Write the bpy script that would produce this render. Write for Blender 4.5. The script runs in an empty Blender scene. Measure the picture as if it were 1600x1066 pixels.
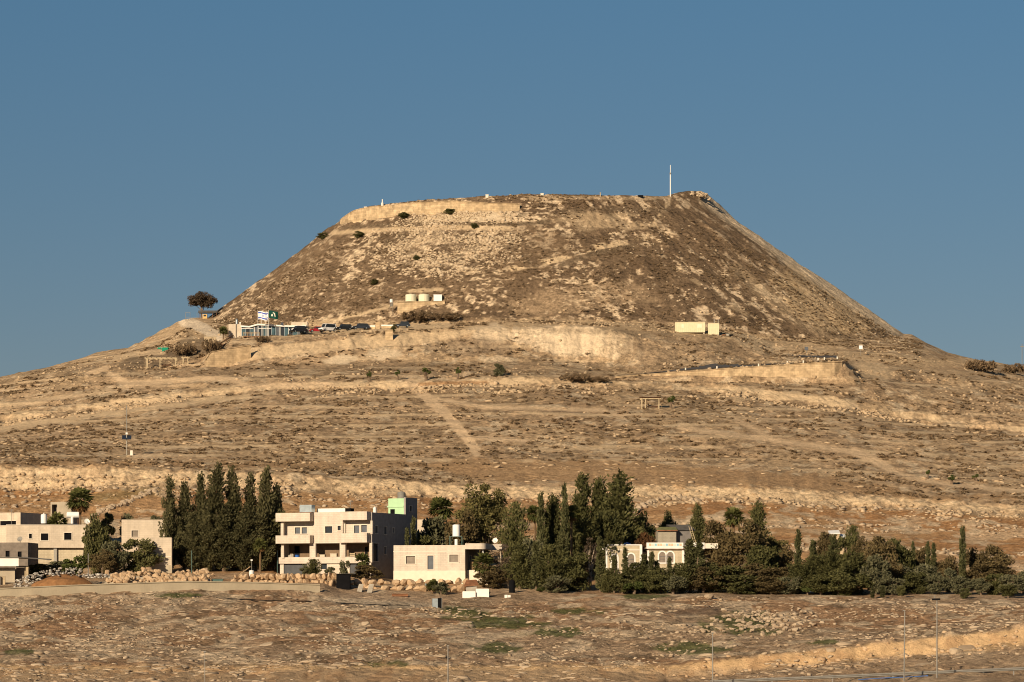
import bpy, math, random
import numpy as np
R = math.radians
sc = bpy.context.scene
# ------------------------------------------------------------------ camera, sky, sun, exposure
F = 6000.0            # focal length in pixels of the 1600 wide photograph
HZ = 980.0            # eye level row of the photograph
cam_d = bpy.data.cameras.new('camera'); cam = bpy.data.objects.new('camera', cam_d)
sc.collection.objects.link(cam); sc.camera = cam
cam.location = (0, 0, 0); cam.rotation_euler = (R(90), 0, 0)
cam_d.sensor_width = 36.0; cam_d.lens = 36.0 * F / 1600.0
cam_d.shift_y = (HZ - 533.0) / 1600.0
cam_d.clip_start = 1.0; cam_d.clip_end = 30000.0
SUN_AZ, SUN_EL = 29.0, 21.0          # sun stands behind the camera, to the left
world = bpy.data.worlds.new('World'); sc.world = world; world.use_nodes = True
wn = world.node_tree.nodes; wl = world.node_tree.links
sky = wn.new('ShaderNodeTexSky'); sky.sky_type = 'NISHITA'; sky.sun_disc = False
sky.sun_elevation = R(SUN_EL); sky.sun_rotation = R(180 + SUN_AZ)
sky.altitude = 700; sky.air_density = 0.62; sky.dust_density = 0.0; sky.ozone_density = 3.0
tint = wn.new('ShaderNodeMix'); tint.data_type = 'RGBA'; tint.blend_type = 'MULTIPLY'; tint.inputs[0].default_value = 1.0
# dusty lower sky: the blue thins out toward the horizon all the way round
wtc = wn.new('ShaderNodeTexCoord'); wsp = wn.new('ShaderNodeSeparateXYZ'); wl.new(wtc.outputs['Generated'], wsp.inputs[0])
wmr = wn.new('ShaderNodeMapRange'); wmr.inputs[1].default_value = 0.03; wmr.inputs[2].default_value = 0.20; wl.new(wsp.outputs[2], wmr.inputs[0])
wmx = wn.new('ShaderNodeMix'); wmx.data_type = 'RGBA'; wl.new(wmr.outputs[0], wmx.inputs[0]); wmx.inputs[6].default_value = (0.775, 0.575, 0.445, 1); wmx.inputs[7].default_value = (0.745, 0.985, 0.885, 1); wl.new(wmx.outputs[2], tint.inputs[7])
wl.new(sky.outputs[0], tint.inputs[6]); wl.new(tint.outputs[2], wn['Background'].inputs[0]); wn['Background'].inputs[1].default_value = 0.052
sun_d = bpy.data.lights.new('sun', 'SUN'); sun = bpy.data.objects.new('sun', sun_d); sc.collection.objects.link(sun)
sun_d.energy = 5.0; sun_d.angle = R(0.5); sun_d.color = (1.0, 0.81, 0.575)
sun.rotation_euler = (R(90 - SUN_EL), 0, R(-SUN_AZ))
vs = sc.view_settings; vs.view_transform = 'Standard'; vs.look = 'None'; vs.exposure = 0.25; vs.gamma = 1.0; vs.use_curve_mapping = False
sc.cycles.max_bounces = 4; sc.cycles.diffuse_bounces = 2; sc.cycles.glossy_bounces = 2; sc.cycles.filter_width = 1.05

rng = np.random.default_rng(11); rnd = random.Random(7)

# ------------------------------------------------------------------ noise
_T = np.random.default_rng(3).random(1024 * 1024, dtype=np.float32)
def vnoise(x, y, s=0):
    x = np.asarray(x, np.float32); y = np.asarray(y, np.float32)
    x0 = np.floor(x); y0 = np.floor(y); fx = x - x0; fy = y - y0
    ix = x0.astype(np.int32) + np.int32(s * 131); iy = y0.astype(np.int32) + np.int32(s * 57)
    fx = fx * fx * (3 - 2 * fx); fy = fy * fy * (3 - 2 * fy)
    i0 = (ix & 1023) << 10; i1 = ((ix + 1) & 1023) << 10; j0 = iy & 1023; j1 = (iy + 1) & 1023
    a = _T[i0 | j0]; b = _T[i1 | j0]; c = _T[i0 | j1]; d = _T[i1 | j1]
    a = a + (b - a) * fx; c = c + (d - c) * fx
    return a + (c - a) * fy
def fbm(x, y, o=4, s=0, g=0.5):
    t = 0.0; a = 1.0; n = 0.0
    for k in range(o):
        t = t + a * vnoise(x * 2.03 ** k + 17.3 * k, y * 2.03 ** k - 9.1 * k, s + k); n += a; a *= g
    return t / n                                    # 0..1
def sst(a, b, x):
    t = np.clip((x - a) / (b - a), 0, 1); return t * t * (3 - 2 * t)

# ------------------------------------------------------------------ terrain
def curve(Y, pts):
    p = np.array(pts, float); return Y, p[:, 0], p[:, 1]
CURVES = [
 curve(340, [(-600,1112),(1000,1110),(1600,1094),(2200,1075)]),
 curve(378, [(-600,1072),(1100,1072),(1600,1052),(2200,1035)]),
 curve(405, [(-600,1050),(800,1050),(1000,1056),(1100,1058),(1200,1045),(1300,1034),(1400,1026),(1500,1016),(1600,1010),(2200,985)]),
 curve(407, [(-600,1048),(800,1048),(1000,1051),(1060,1044),(1130,1031),(1200,1023),(1300,1014),(1330,1009),(1400,1003),(1500,992),(1600,983),(2200,960)]),
 curve(480, [(-600,1000),(0,998),(700,992),(1100,988),(1350,980),(1600,963),(2200,950)]),
 curve(560, [(-600,942),(0,939),(290,932),(500,932),(700,944),(1100,938),(1350,938),(1600,945),(2200,950)]),
 curve(573, [(-600,928),(0,924),(290,913),(505,915),(530,926),(700,934),(1100,932),(1400,935),(1600,938),(2200,940)]),
 curve(592, [(-600,912),(0,908),(300,897),(520,897),(620,908),(740,912),(900,918),(1100,922),(1600,927),(2200,930)]),
 curve(604, [(-600,903),(0,898),(300,893),(425,893),(440,900),(585,901),(605,904),(620,905),(735,906),(760,903),(900,908),(1100,913),(1600,920),(2200,924)]),
 curve(640, [(-600,872),(0,868),(500,868),(900,872),(1300,880),(1600,893),(2200,900)]),
 curve(690, [(-600,806),(0,803),(700,806),(1100,812),(1300,822),(1600,840),(2200,860)]),
 curve(715, [(-600,768),(0,765),(270,759),(430,763),(700,777),(900,780),(1100,777),(1300,787),(1600,803),(2200,830)]),
 curve(720, [(-600,730),(0,728),(270,735),(430,743),(600,750),(700,757),(900,762),(1100,758),(1300,772),(1600,793),(2200,822)]),
 curve(775, [(-600,710),(0,702),(500,704),(800,707),(1100,712),(1300,722),(1600,748),(2200,790)]),
 curve(830, [(-600,705),(0,680),(200,662),(500,650),(800,648),(1100,654),(1300,668),(1600,694),(2200,760)]),
 curve(881, [(-600,715),(0,660),(200,633),(400,611),(430,609),(510,611),(600,607),(850,600),(1000,608),(1150,616),(1300,636),(1450,662),(1600,676),(2200,740)]),
 curve(885, [(-600,707),(0,651),(200,623),(400,602),(430,599),(520,597),(650,595),(850,589),(1000,597),(1150,604),(1300,622),(1450,649),(1600,665),(2200,730)]),
 curve(905, [(-600,690),(0,632),(200,608),(330,590),(600,584),(850,581),(960,594),(1100,597.5),(1318,598),(1345,599),(1400,610),(1600,642),(2200,705)]),
 curve(909, [(-600,688),(0,630),(200,606),(330,588),(600,582),(850,579),(960,589),(1100,578.5),(1200,572),(1318,566),(1345,594),(1400,607),(1600,638),(2200,700)]),
 curve(925, [(-600,680),(0,620),(200,590),(330,576),(600,566),(850,565),(960,583),(1100,576),(1200,570),(1318,563.5),(1345,586),(1400,597),(1600,622),(2200,690)]),
 curve(934, [(-600,677),(0,616),(200,582),(318,574),(325,574),(400,563),(480,554),(560,546),(640,542),(700,545),(800,545),(840,550),(900,561),(960,569),(1000,562),(1100,563),(1200,565),(1318,562.5),(1345,582),(1400,590),(1600,616),(2200,687)]),
 curve(943, [(-600,674),(0,612),(200,575),(318,566),(328,551),(400,541),(480,533),(560,526),(640,520),(700,516.5),(800,514),(840,511.5),(900,510),(960,514),(1000,530),(1100,545),(1200,559),(1318,561.8),(1345,578),(1400,583),(1600,610),(2200,684)]),
 curve(957, [(-600,670),(0,606),(100,584),(200,563),(300,554),(345,534),(400,529),(480,522.5),(560,517),(640,513),(700,508),(800,505),(900,507),(1000,512),(1060,519),(1140,524.5),(1180,540),(1210,553),(1320,561),(1400,573),(1500,586),(1600,601),(2200,680)]),
 curve(985, [(-600,665),(0,597),(100,575),(200,553),(250,541),(290,516),(345,520),(480,518),(560,513),(640,509),(800,501),(1000,506),(1140,519),(1210,541),(1320,548),(1400,552),(1500,568),(1600,588),(2200,670)]),
 curve(1075, [(-600,660),(0,590),(75,574),(150,553),(200,545),(235,527),(260,513),(290,499),(335,495),(600,500),(900,505),(1300,505),(1425,523),(1480,552),(1540,565),(1600,574),(2200,660)]),
]
WOB = {405: 6, 407: 8, 690: 5, 715: 13, 720: 11, 881: 7, 885: 6, 934: 8, 943: 4}
CX, CY, RIM = 3.65, 1100.0, 53.0
rim_px = np.array([522,530,545,560,620,700,760,820,900,1000,1045,1062,1075,1090,1104,1114,1125], float)
rim_py = np.array([350,345,332,326,317.5,310.5,306.5,303.5,304.5,306.5,306,301.5,299,298.5,301,308,315], float)
rim_s = ((rim_px - 800) / F * 1072 - CX) / RIM
rim_s = np.clip(rim_s, -1, 1)
rim_Y = CY - RIM * np.sqrt(np.clip(1 - rim_s ** 2, 0, 1))
rim_z = (HZ - rim_py) / F * rim_Y
rim_low = np.array([349,345,337,331,321,311,306.5,304,304.5,306.5,307,307,307.5,309,312,316,321], float); rim_zl = (HZ - rim_low) / F * rim_Y

def base_z(px, Y):
    """smooth ground before relief; px and Y arrays of one shape"""
    ks = [c[0] for c in CURVES]
    Zc = [(HZ - np.interp(px, c[1], c[2]) + WOB.get(c[0], 0) * (fbm(px / 38 + c[0], px * 0 + c[0], 4, 7) - .5)) / F * c[0] for c in CURVES]
    Ks = [-50.0, 0.0, 120.0, 250.0] + ks + [1250.0, 2500.0, 9000.0]
    one = np.ones_like(px)
    Zs = [-2.2 * one, -2.2 * one, -13 * one, -15 * one] + Zc + [Zc[-1] - 45, -60 * one, -120 * one]
    z = np.array(Zs[0], float)
    for i in range(len(Ks) - 1):
        m = (Y >= Ks[i]) & (Y <= Ks[i + 1])
        t = (Y - Ks[i]) / (Ks[i + 1] - Ks[i])
        z = np.where(m, Zs[i] * (1 - t) + Zs[i + 1] * t, z)
    return z
def cone_z(X, Y):
    dx, dy = X - CX, Y - CY
    r = np.hypot(dx, dy); s = dx / np.maximum(r, 1e-3)
    zr = np.interp(s, rim_s, rim_z)
    slope = 0.745 - 0.05 * sst(-0.2, 1, s)
    out = r - RIM; zl = np.interp(s, rim_s, rim_zl)
    z = zl + (zr - zl) * np.exp(-(np.clip(out, 0, None) / 5.0) ** 2) - slope * np.clip(out, 0, None)
    z = np.where(out < 0, zr - 9.0 * sst(1.5, 9.0, -out), z)
    return z, r, s
px_cols = np.concatenate([np.linspace(-700, -70, 24), np.arange(-50, 1651, 2.15), np.linspace(1670, 2300, 24)])
def rows(*segs):
    out = []
    for a, b, st in segs: out.append(np.arange(a, b, st))
    return np.concatenate(out)
Y_rows = rows((-50,340,30),(340,372,4),(372,404,0.8),(404,408.2,0.3),(408.2,556,0.8),(556,596,0.6),(596,690,1.3),(690,714,1.0),(714,721.5,0.3),
              (721.5,880,0.95),(880,886,0.3),(886,904,0.8),(904,910,0.4),(910,932,0.7),(932,945,0.4),(945,996,0.7),(996,1056,0.28),(1056,1115,0.8),(1115,1260,6),(1260,2500,150),(2500,9001,1300))
PX, YY = np.meshgrid(px_cols.astype(np.float32), Y_rows.astype(np.float32))
XX = (PX - 800) / F * YY
# for rows at or behind the camera keep a sane width
nearw = np.clip(YY, 60, None); XX = (PX - 800) / F * nearw
ZB = base_z(PX, YY)
ZC, RR, SS = cone_z(XX, YY)
onc = sst(-1.0, 1.5, ZC - ZB)
ZZ = np.where(RR < 140, np.maximum(ZB, ZC), ZB)
PHI = np.arctan2(XX - CX, -(YY - CY))

def relief(X, Y, Z, px, oc, r, phi):
    fg = sst(330, 380, Y) * (1 - sst(560, 585, Y)); mid = sst(600, 660, Y) * (1 - oc)
    d = np.zeros_like(Z)
    d += fg * (0.9 * (fbm(X / 9, Y / 22, 3, 1) - .5) + 0.55 * (fbm(X / 2.6, Y / 7, 3, 5) - .5))
    led = fbm(X / 14 + 3, Y / 9, 4, 9); led = np.abs(np.mod(led * 7, 1) - .5) * 2
    d += fg * 0.32 * (sst(.3, .75, led) - .5)
    d += mid * (1.0 * (fbm(X / 16, Y / 16, 3, 13) - .5) + 0.55 * (fbm(X / 4, Y / 5, 3, 17) - .5))
    st = np.mod(Z / 2.3 + 1.6 * fbm(X / 22, Y / 30, 3, 21), 1)
    d += mid * 0.5 * (sst(.55, 1, st) - .4) * sst(.3, .7, fbm(X / 25, Y / 40, 2, 23))
    d += oc * (1.6 * (fbm(phi * 9, r / 14, 3, 27) - .5) + 0.9 * (fbm(phi * 26, r / 7, 3, 31) - .5) + 0.45 * (fbm(X / 1.6, Y / 1.6, 2, 35) - .5))
    for y0, y1, am, sx, sy in ((713, 722, 1.5, 2.4, 2.2), (931, 945, 1.6, 2.2, 7), (879, 887, 1.1, 2.2, 2.0), (403.5, 408, .6, 1.3, 1.5)):
        d += sst(y0, y0 + 1.5, Y) * (1 - sst(y1 - 1.5, y1, Y)) * am * (fbm(X / sx, Y / sy, 4, int(y0) % 60, .6) - .5)
    return d
ZZ = ZZ + relief(XX, YY, ZZ, PX, onc, RR, PHI) * np.where(RR < 56, 0.35, 1.0)
PY = HZ - ZZ / np.clip(YY, 1, None) * F
# running minimum gives the visible skyline of every column: used to find the ground seen at a place
PYM = np.minimum.accumulate(np.where(YY < 300, 5000, PY), axis=0)
def surf(px, py):
    """ground point (X, Y, Z) lying on the bearing px at the height row py"""
    j = int(np.clip(np.searchsorted(px_cols, px) - 1, 0, len(px_cols) - 2)); t = (px - px_cols[j]) / (px_cols[j + 1] - px_cols[j])
    col = PYM[:, j] * (1 - t) + PYM[:, j + 1] * t
    i = int(np.argmax(col <= py))
    if i == 0: i = int(np.argmin(col))
    a, b = col[i - 1], col[i]; u = 0 if a == b else np.clip((a - py) / (a - b), 0, 1)
    Y = Y_rows[i - 1] * (1 - u) + Y_rows[i] * u
    return (px - 800) / F * Y, Y, (HZ - py) / F * Y
def gz(X, Y):
    px = X / max(Y, 60) * F + 800
    j = int(np.clip(np.searchsorted(px_cols, px) - 1, 0, len(px_cols) - 2)); t = np.clip((px - px_cols[j]) / (px_cols[j + 1] - px_cols[j]), 0, 1)
    i = int(np.clip(np.searchsorted(Y_rows, Y) - 1, 0, len(Y_rows) - 2)); u = np.clip((Y - Y_rows[i]) / (Y_rows[i + 1] - Y_rows[i]), 0, 1)
    return float((ZZ[i, j] * (1 - t) + ZZ[i, j + 1] * t) * (1 - u) + (ZZ[i + 1, j] * (1 - t) + ZZ[i + 1, j + 1] * t) * u)
def at(px, py, Y): return ((px - 800) / F * Y, Y, (HZ - py) / F * Y)

# ---- colour of the ground itself: soil, limestone, dry scrub, tracks, ploughed strips
def line_mask(pts, w, soft=1.6):
    p = np.array(pts, float); m = np.zeros_like(PX)
    x0, x1, y0, y1 = p[:,0].min() - w - 6, p[:,0].max() + w + 6, p[:,1].min() - w - 6, p[:,1].max() + w + 6
    sel = (PX > x0) & (PX < x1) & (PY > y0) & (PY < y1) & (YY > 330) & (YY < 1110)
    qx, qy = PX[sel], PY[sel]; d = np.full(qx.shape, 1e9)
    for (ax, ay), (bx, by) in zip(p[:-1], p[1:]):
        vx, vy = bx - ax, by - ay; t = np.clip(((qx - ax) * vx + (qy - ay) * vy) / (vx * vx + vy * vy + 1e-9), 0, 1)
        d = np.minimum(d, np.hypot(qx - ax - t * vx, qy - ay - t * vy))
    m[sel] = 1 - sst(w - soft, w + soft, d + 2.2 * (fbm(qx / 7, qy / 5, 2, 60) - .5)); return m
def blob(cx, cy, rx, ry, rot=0, s=71, rag=0.9):
    c, sn = math.cos(R(rot)), math.sin(R(rot)); q = max(rx, ry) * 1.7; out = np.zeros_like(PX)
    sel = (abs(PX - cx) < q) & (abs(PY - cy) < q) & (YY > 330) & (YY < 1110); qx, qy = PX[sel], PY[sel]; dx, dy = qx - cx, qy - cy
    d = np.hypot((dx * c + dy * sn) / rx, (-dx * sn + dy * c) / ry) + rag * (fbm(qx / (rx * .35 + 4), qy / (ry * .35 + 3), 3, s) - .5)
    out[sel] = 1 - sst(.7, 1.1, d); return out
def band(top, bot, soft=2.0, rag=3.0):
    t = np.interp(PX, *np.array(top, float).T); b = np.interp(PX, *np.array(bot, float).T)
    n = rag * BN
    return sst(-soft, soft, PY - t + n) * sst(-soft, soft, b - PY + n)
BN = (fbm(PX / 14, PY / 9, 3, 83) - .5) * 2
COL = np.zeros(PX.shape + (3,), np.float32); BARE = np.zeros(PX.shape, np.float32)
TAN = (0.465, 0.325, 0.195); PALE = (0.60, 0.445, 0.275); VEG = (0.170, 0.122, 0.077); BROWN = (0.36, 0.192, 0.086); CUT = (0.68, 0.53, 0.355)
GREEN = (0.085, 0.098, 0.033); CHALK = (0.60, 0.475, 0.32); GREY = (0.40, 0.31, 0.215)
TR = (0.62, 0.45, 0.28)
def over(m, c, k=1.0, bare=None):
    global COL, BARE
    if bare is None: bare = 1.0 if c in (PALE, CUT, TR) else 0.0
    if bare: BARE = np.maximum(BARE, (m * k * bare).astype(np.float32))
    elif c == VEG: BARE = BARE * (1 - (m * k).astype(np.float32))
    m = (m * k)[..., None].astype(np.float32); COL += (np.array(c, np.float32) - COL) * m
COL[:] = TAN
bigv = fbm(XX / 30, YY / 30, 4, 40)
over(sst(.46, .7, bigv), (0.35, 0.24, 0.142), .7)
over(sst(.5, .7, fbm(XX / 11, YY / 26, 4, 44)), (0.45, 0.32, 0.19), .7)
# mid slope: scrub flecks lying along the contour, pale ledges
midm = sst(600, 700, YY) * (1 - onc)
fl = fbm(XX / 1.9, YY / 3.6, 4, 48, .6)
over(midm * sst(.52, .62, fl + .10 * (bigv - .5)), VEG, .6)
over(midm * sst(.58, .64, fbm(XX / 3.4, YY / 4.2, 5, 52, .6)), CHALK, .6)
lev = np.mod((ZZ + 2.6 * (fbm(XX / 30, YY / 45, 3, 54) - .5)) / 3.1, 1); brk = sst(.46, .56, fbm(XX / 13, ZZ / 2.2, 3, 56)) * sst(722, 735, YY) * (1 - onc)
over(brk * sst(.62, .72, lev) * (1 - sst(.86, .95, lev)), PALE, .75)
over(brk * sst(.90, .97, lev), VEG, .6)
# cone: brown scrub in streaks running down the slope, tan scree between
right = sst(-0.2, 0.9, SS)
a = fbm(PHI * 30, RR / 5.5, 4, 90) * right + (1 - right) * fbm(XX / 3.2, RR / 2.2, 4, 91); b = fbm(PHI * 8, RR / 16, 3, 94); c3 = fbm(XX / 1.7, RR / 1.7, 3, 96)
right = sst(-0.2, 0.9, SS)
over(onc, (0.14, 0.095, 0.059), 1)
fk = fbm(XX / 1.5, RR / 0.95, 4, 92, .6) * (1 - right) + right * fbm(PHI * 42, RR / 3.2, 4, 93, .6)
scr = blob(690, 388, 125, 46, -4, 75, 1.3) + blob(740, 340, 95, 11, -4, 76, .6)
over(onc * sst(.42, .60, fbm(XX / 9, RR / 6, 4, 95) + .10 * right), (0.20, 0.138, 0.085), .6)
lift = .34 * (b - .5) + .10 * (c3 - .5) + .10 * scr + .025 * right
over(onc * sst(.585, .63, fk + lift), (0.38, 0.27, 0.168), .8)
over(onc * sst(.63, .675, fk + lift), (0.62, 0.475, 0.315), .9)
over(onc * blob(690, 385, 120, 42, -4, 75, 1.3), CHALK, .30 * sst(.45, .55, c3 * .6 + a * .4))
over(onc * blob(735, 340, 92, 9, -3, 76, .5), CHALK, .95, .8)

over(onc * blob(935, 345, 85, 16, 4, 78, 1.2), PALE, .45)
over(onc * blob(920, 462, 110, 26, -6, 79, 1.4), (0.43, 0.305, 0.185), .45)
over(onc * blob(830, 395, 70, 45, -30, 74, 1.2), (0.185, 0.125, 0.075), .6)
over(onc * blob(470, 430, 70, 40, -35, 73, 1.2), (0.19, 0.128, 0.077), .6)
over(onc * blob(600, 470, 130, 22, -5, 71, 1.2), (0.185, 0.125, 0.075), .6)
over(onc * blob(1120, 380, 90, 50, 35, 72, 1.3), (0.19, 0.128, 0.077), .5)
over(onc * blob(1290, 480, 100, 40, 35, 80, 1.0), (0.50, 0.36, 0.21), .75)
over(onc * line_mask([(1104,310),(1172,356),(1242,405),(1322,462),(1410,520)], 12, 5), CUT, .85, .45)
over(onc * line_mask([(1150,420),(1220,480),(1290,520)], 10, 6), (0.45,.33,.2), .5)
over(onc * line_mask([(1048,310),(1030,340),(1008,372)], 3.0) * sst(.36, .5, fbm(PX / 9, PY / 9, 3, 58)), PALE, .75, .2)
over(onc * line_mask([(1000,372),(1060,420),(1130,470),(1200,512)], 4) * sst(.45, .6, fbm(PX / 14, PY / 10, 3, 59)), PALE, .4, .1)
over(onc * line_mask([(880,330),(960,327),(1040,330)], 4), VEG, .6)
over(onc * line_mask([(1000,377),(930,386),(870,406),(800,420)], 4.6) * sst(.36, .52, fbm(PX / 14, PY / 9, 3, 57)), PALE, .9, .35)
over(onc * line_mask([(990,384),(930,396),(875,415)], 3.6), VEG, .95)
over(onc * line_mask([(535,357),(600,352),(690,349),(800,351),(860,347)], 2.6, 1), VEG, 1)
over(onc * line_mask([(520,364),(600,359),(690,355.5),(800,357)], 3.4, 1.2), PALE, .8)
over(onc * line_mask([(820,310),(900,309),(1000,310),(1045,309)], 2.5), PALE, .5, .1)
over(line_mask([(505,503),(545,495),(600,482),(625,472)], 2.0), PALE, .8)
over(line_mask([(640,455),(690,452)], 3), PALE, .7)
# saddle, ledge and cuttings round the hill foot
over(band([(640,505),(800,500),(1000,503),(1140,515),(1320,545),(1450,560)], [(640,522),(800,520),(1000,522),(1140,530),(1320,562),(1450,575)], 4, 8), (0.50,.36,.215), .7)
over(blob(900, 532, 62, 24, 0, 61, .8), CUT, .9)
over(blob(770, 522, 40, 16, 0, 62), CUT, .75)
over(blob(535, 562, 30, 9, -8, 63), CUT, .95)
over(blob(602, 554, 32, 8, -4, 64), CUT, .9)
over(blob(1185, 538, 46, 12, 14, 65), PALE, .8, .2)
over(band([(326,553),(400,542),(480,534),(560,527),(640,521),(700,518),(740,516)], [(326,572),(400,562),(480,553),(560,545),(640,538),(700,532),(740,520)], 1.5, 3) * (PX > 324) * (PX < 745), PALE, .92)
over(band([(800,515),(840,512.5),(900,511),(960,515),(990,526)], [(800,530),(840,548),(900,558),(960,560),(990,545)], 2, 8) * (PX > 800) * (PX < 990) * (.55 + .45 * sst(.4, .6, fbm(XX / 2.5, ZZ / 9, 4, 126))), CUT, .85, .45)
over(line_mask([(470,519),(560,515),(640,511),(700,507)], 4.5, 1.5), PALE, .7)
over(blob(1050, 550, 90, 22, 5, 66, 1.2), (0.30,.215,.135), .6)
over(blob(740, 545, 70, 14, 0, 66, 1.2), (0.27,.195,.125), .7)
over(blob(1140, 545, 50, 16, 25, 67), VEG, .5)
over(line_mask([(850,515),(980,520),(1050,524)], 4), VEG, .45)
over(band([(335,575),(600,566),(960,570)], [(335,590),(600,582),(960,590)], 3, 10), VEG, .4)
over(blob(1360, 580, 50, 14, 15, 68), PALE, .6)
over(blob(1480, 590, 60, 16, 15, 69), (0.46,.33,.2), .7)
over(blob(240, 560, 60, 14, -15, 70), VEG, .8)
over(blob(300, 545, 50, 16, -10, 72), VEG, .85)
over(line_mask([(180,560),(215,553),(255,550)], 4), PALE, .8)
# terrace faces
t1t = [(-60,657),(0,651),(200,623),(400,602),(430,599),(520,597),(650,595),(850,589),(1000,597),(1150,604),(1300,622),(1450,649),(1600,665),(1660,670)]
over(band(t1t, [(x, y + 10) for x, y in t1t], 2, 7) * (1 - .75 * sst(.5, .62, fbm(PX / 45, PY / 12, 4, 86))), PALE, .95)
for dy_, k_ in ((16, .5), (-17, .45)): over(line_mask([(x, y + dy_) for x, y in t1t if x < 470], 3.5, 2) * sst(.42, .55, fbm(PX / 60, PY / 10, 3, 87)), PALE, k_ + .3)
over(line_mask([(x, y + 22) for x, y in t1t if x > 1100], 3.5, 2) * sst(.45, .55, fbm(PX / 60, PY / 10, 3, 88)), PALE, .6)
over(line_mask([(-40,676),(60,662),(150,648),(230,638),(290,632)], 4), PALE, .8)
over(line_mask([(640,602),(700,599),(760,598)], 3), BROWN, .7)
esct = [(-60,729),(0,728),(270,735),(430,743),(600,750),(700,757),(900,762),(1100,758),(1300,772),(1600,793),(1660,797)]
escb = [(-60,766),(0,765),(270,759),(430,763),(700,777),(900,780),(1100,777),(1300,787),(1600,803),(1660,806)]
over(band(esct, escb, 2, 8) * (1 - .7 * sst(.5, .6, fbm(PX / 30, PY / 9, 4, 89))), PALE, .95, .3)
over(band([(650,722),(760,718),(1000,722),(1300,745),(1450,775)], [(650,730),(760,752),(1000,756),(1300,766),(1450,780)], 3, 8), (0.385,.245,.13), .85)
# ploughed strips between the houses and the escarpment
low = band([(-60,768),(270,764),(430,768),(700,780),(1100,782),(1300,792),(1660,812)], [(-60,905),(1660,925)], 3, 5)
over(low, (0.42, 0.25, 0.122), .9)
over(low * sst(.42, .6, fbm(XX / 18, YY / 14, 4, 101)), BROWN, .85)
over(low * sst(.60, .66, fbm(XX / 3.2, YY / 4.5, 4, 103)), CHALK, .6)
over(line_mask([(150,778),(200,772),(245,768)], 7, 5), (0.20,.16,.065), .5)
over(band([(1150,805),(1660,815)], [(1150,850),(1660,905)], 5, 10) * sst(.45, .6, fbm(XX / 6, YY / 4, 4, 105)), CHALK, .5)
# tracks
for pts, w, k in [([(640,598),(668,622),(700,650),(728,682),(745,706)], 7.5, 1.0), ([(675,622),(756,636),(860,639),(942,641),(975,652)], 3, .7),
    ([(736,684),(780,686),(824,689)], 3, .7), ([(1151,656),(1208,687)], 4, .5), ([(1060,668),(1120,676),(1208,688),(1276,697),(1340,708)], 3.5, .65),
    ([(1335,706),(1365,718),(1390,733)], 6.5, .85), ([(1390,735),(1430,748),(1478,757),(1600,768)], 3, .7), ([(136,585),(166,575)], 4, .8),
    ([(172,584),(195,599),(227,598),(309,592),(357,591),(390,604),(460,602),(520,599)], 4, .8), ([(178,586),(205,602)], 5, .6),
    ([(0,640),(110,620),(200,606),(300,600)], 3, .4)]:
    over(line_mask(pts, w), TR, min(1, k + .15))
over(line_mask([(287,502),(300,505),(322,515),(342,526)], 8, 2), (0.74,.60,.43), .97, 1)
# near field
fgm = sst(335, 380, YY) * (1 - sst(575, 600, YY))
over(fgm, (0.36, 0.252, 0.16), 1, 0)
over(fgm * sst(.45, .62, fbm(XX / 16, YY / 34, 4, 110)), (0.315, 0.188, 0.104), .85)
over(fgm * sst(.52, .60, fbm(XX / 4, YY / 9, 5, 114)), (0.50, 0.385, 0.26), .85)
over(fgm * sst(.58, .66, fbm(XX / 3, YY / 7, 4, 118)), (0.165, 0.115, 0.07), .6)
for g in [(725,958,45,9),(795,972,60,10),(870,988,45,7),(780,1012,35,8),(600,1040,50,8),(1085,1013,60,9),(1170,975,60,16),(640,1052,30,6),(900,955,40,6),(1010,932,40,5),(30,1018,30,4),(280,930,40,4),(1290,1004,35,4)]:
    over(blob(*g, 0, 120, 1.5), GREEN, .85)
over(blob(590, 940, 100, 11, 3, 122, .7), (0.42,.335,.24), .85)
over(line_mask([(500,926),(560,930),(690,938)], 6, 3), (0.36,.25,.16), .7)
over(blob(1080, 955, 55, 7, 0, 123), (0.16,.11,.075), .8)
over(fgm * band([(1040,1040),(1130,1031),(1200,1023),(1300,1014),(1400,1003),(1500,992),(1660,978)], [(1040,1064),(1100,1060),(1200,1046),(1300,1036),(1400,1027),(1500,1018),(1660,1006)], 2, 4), (0.58,.39,.21), .95, 1)
over(fgm * band([(1100,1046),(1300,1038),(1660,1010)], [(1100,1075),(1660,1075)], 4, 6), (0.35,.25,.16), .7)
over(fgm * band([(1040,1040),(1130,1031),(1200,1023),(1300,1014),(1400,1003),(1500,992),(1660,978)], [(1040,1064),(1100,1060),(1200,1046),(1300,1036),(1400,1027),(1500,1018),(1660,1006)], 2, 4) * sst(.52, .64, fbm(XX / 1.6, ZZ / 1.4, 4, 125)), (0.40,.245,.13), .6)
COL *= (0.86 + 0.28 * fbm(XX / 1.1, YY / 1.8, 3, 130))[..., None]
COL = np.clip(COL, .01, .8)

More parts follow.
